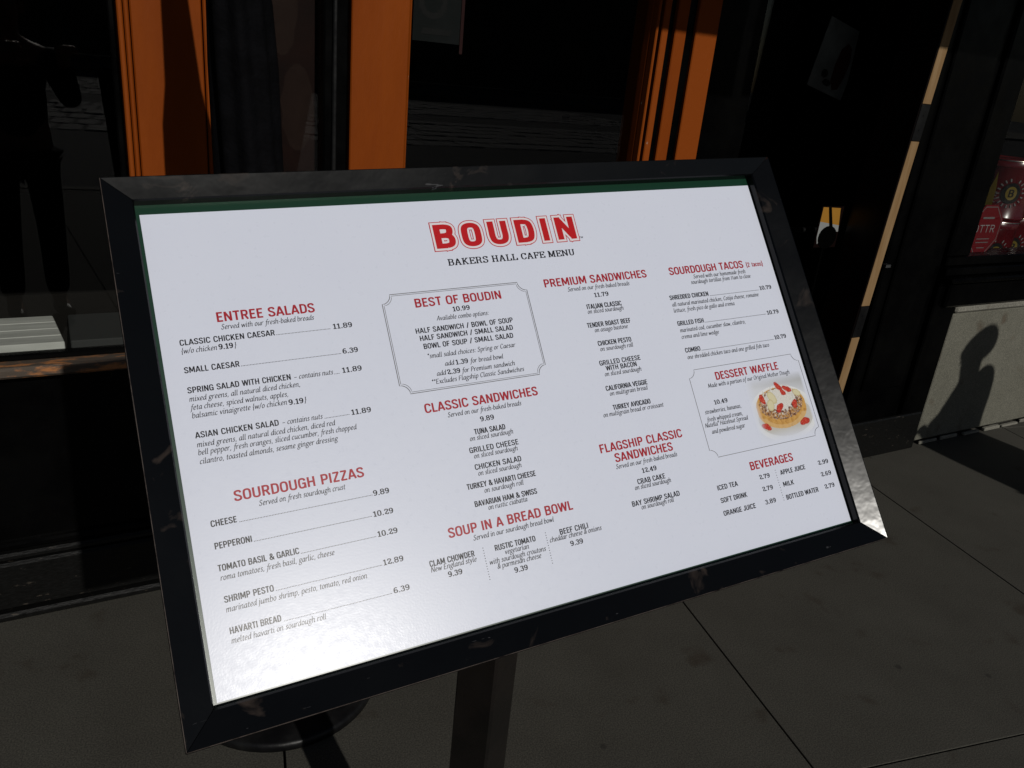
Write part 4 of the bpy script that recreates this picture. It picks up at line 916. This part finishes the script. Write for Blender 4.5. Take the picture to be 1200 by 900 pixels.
mw.node_tree.links.new(at.outputs['Color'], mw.node_tree.nodes['Principled BSDF'].inputs['Base Color'])
me.materials.append(mw); wo = bpy.data.objects.new('waffle_picture', me); COL.objects.link(wo); wo.parent = SH
# post, bracket and foot
PX, PY = .478, .79
pm = MB(); Mp = Matrix.Translation((PX, PY, 0)) @ Matrix.Rotation(R(31), 4, 'Z')
pm.box(-.032, .032, -.032, .032, .012, 1.02, 0, .0035, Mp); o = pm.build('post', mat('bronze_black_post', (.0075, .0068, .0062), .30, .4, bump=.05, rvar=.08, col2=(.011, .009, .008)), SG); o.matrix_parent_inverse = SGI
pb = MB(); pb.box(-.19, .19, -.15, .15, .001, .011, 0, .003, Mp); o = pb.build('foot_plate', M['iron'], SG); o.matrix_parent_inverse = SGI
for (u, v) in ((-.15, -.11), (.15, -.11), (.15, .11), (-.15, .11)):
    q = MB(); p = Mp @ Vector((u, v, .011)); q.tube(p, p + Vector((0, 0, .008)), .010, n=6, smooth=False); o = q.build('bolt', M['steel'], SG); o.matrix_parent_inverse = SGI
b = MB(); b.box(-.11, .11, -.10, .10, -.034, -.0205, 0, .003); sg(b, 'mounting_plate', M['iron'])
b = MB(); b.tube((PX, PY, 1.0), (PX + .03, PY + .02, 1.13), .026, n=20); o = b.build('neck', M['iron'], SG); o.matrix_parent_inverse = SGI

# ------------------------------------------------------------ people outside the frame: photographer, and a passer-by added for its shadow
SK = mat('skin', (.42, .24, .17), .5); JK = mat('dark_jacket', (.02, .025, .04), .8); TR = mat('dark_trousers', (.018, .018, .022), .85); HR = mat('brown_hair', (.03, .018, .010), .6); SHO = mat('black_shoes', (.012, .012, .012), .4)
def skinned(name, verts, edges, radii, mt, parent, root=0, sub=2):
    me = bpy.data.meshes.new(name); me.from_pydata(verts, edges, []); me.materials.append(mt)
    o = bpy.data.objects.new(name, me); COL.objects.link(o); o.parent = parent
    sk = o.modifiers.new('skin', 'SKIN'); sk.use_smooth_shade = True
    if not me.skin_vertices: pass
    for i, r in enumerate(radii):
        r = r if isinstance(r, tuple) else (r, r); me.skin_vertices[0].data[i].radius = r
    me.skin_vertices[0].data[root].use_root = True
    sb = o.modifiers.new('subsurf', 'SUBSURF'); sb.levels = sub; sb.render_levels = sub
    return o
def person(label, loc, rz, hands, coat=False):
    P = thing('person', label, 'person', loc); P.rotation_euler = (0, 0, rz)
    if coat: P.scale = (1.22, 1.22, 1.0)  # widened so the figure casts a broader shadow
    # faces +Y before turning; joints in metres
    (lh, rh) = hands
    V = [(0, 0, .98), (0, 0, 1.20), (0, -.01, 1.42), (0, .0, 1.50), (0, .02, 1.60), (0, .03, 1.70), (-.19, -.01, 1.40), (.19, -.01, 1.40)]
    rad = [(.15, .10), (.135, .095), (.14, .09), .055, .085, .07, .055, .055]
    E = [(0, 1), (1, 2), (2, 3), (3, 4), (4, 5), (2, 6), (2, 7)]
    for sgn, h, sh in ((-1, lh, 6), (1, rh, 7)):
        el = Vector((sgn * .26, h[1] * .35, 1.18)) if h[2] > 1.2 else Vector((sgn * .24, -.02, 1.12))
        i = len(V); V += [tuple(el), tuple(Vector(h)), tuple(Vector(h) + Vector((0, .06, .03)))]; rad += [.042, .028, .03]; E += [(sh, i), (i, i + 1), (i + 1, i + 2)]
        j = len(V)
        for f in range(4):
            V += [tuple(Vector(h) + Vector((-.027 + f * .018, .115 + .008 * (f in (1, 2)), .05))), tuple(Vector(h) + Vector((-.027 + f * .018, .135, .02)))]; rad += [.009, .008]; E += [(i + 2, j), (j, j + 1)]; j += 2
        V += [tuple(Vector(h) + Vector((-sgn * .045, .06, .05)))]; rad += [.010]; E += [(i + 1, j)]
    for sgn in (-1, 1):
        i = len(V); V += [(sgn * .10, 0, .90), (sgn * .11, .02, .50), (sgn * .115, -.01, .09), (sgn * .12, .12, .04)]; rad += [.085, .058, .042, .035]; E += [(0, i), (i, i + 1), (i + 1, i + 2), (i + 2, i + 3)]
    skinned('body', V, E, rad, SK, P)
    # jacket
    V = [(0, 0, .93), (0, 0, 1.20), (0, -.01, 1.42), (-.19, -.01, 1.40), (.19, -.01, 1.40)]; rad = [(.19, .13), (.165, .12), (.16, .11), .072, .072]; E = [(0, 1), (1, 2), (2, 3), (2, 4)]
    if coat: V += [(0, 0, .50)]; rad += [(.34, .24)]; E += [(0, 5)]; rad[0] = (.28, .20); rad[1] = (.25, .18); rad[2] = (.24, .16)
    for sgn, h, sh in ((-1, lh, 3), (1, rh, 4)):
        el = Vector((sgn * .26, h[1] * .35, 1.18)) if h[2] > 1.2 else Vector((sgn * .24, -.02, 1.12))
        i = len(V); V += [tuple(el), tuple(el.lerp(Vector(h), .9))]; rad += [.056, .042]; E += [(sh, i), (i, i + 1)]
    skinned('jacket', V, E, rad, JK, P)
    V = [(0, 0, .95)]; rad = [(.165, .115)]; E = []
    for sgn in (-1, 1):
        i = len(V); V += [(sgn * .10, 0, .86), (sgn * .11, .02, .50), (sgn * .115, -.01, .10)]; rad += [.10, .075, .065]; E += [(0, i), (i, i + 1), (i + 1, i + 2)]
    skinned('trousers', V, E, rad, TR, P)
    for sgn in (-1, 1): skinned('shoe', [(sgn * .115, -.05, .045), (sgn * .12, .08, .045), (sgn * .125, .17, .035)], [(0, 1), (1, 2)], [.045, .045, .035], SHO, P)
    kh = 1.35 if coat else 1
    skinned('hair', [(0, -.02, 1.62), (0, -.01, 1.70), (0, .04, 1.755)], [(0, 1), (1, 2)], [.088 * kh, .098 * kh, .07 * kh], HR, P)
    for sgn in (-1, 1):
        b = MB(); b.lathe([(.002, -.012), (.011, -.006), (.012, .0), (.008, .008), (.001, .012)], 12); o = b.build('eye', M['white'], P); o.location = (sgn * .032, .098, 1.645)
        b = MB(); b.lathe([(.004, -.03), (.014, -.02), (.016, .0), (.014, .02), (.004, .03)], 12); o = b.build('ear', SK, P); o.location = (sgn * .088, .02, 1.63)
    b = MB(); b.lathe([(.014, -.02), (.016, -.012), (.010, .01), (.004, .03)], 12); o = b.build('nose', SK, P); o.location = (0, .112, 1.615)
    b = MB(); b.box(-.022, .022, 0, .006, -.004, .004, 0, .002); o = b.build('mouth', M['redprint'], P); o.location = (0, .103, 1.575)
    return P
person('photographer in a dark jacket standing in front of the menu board', (-.46, -.50, 0), R(-20), ((-.06, .30, 1.42), (.18, .32, 1.42)))
person('unseen passer-by added beyond the right edge, long dark coat widened to cast the wall shadow', (4.10, .02, 0), R(60), ((-.20, .10, .80), (.22, .30, .95)), True)
bpy.context.view_layer.update()
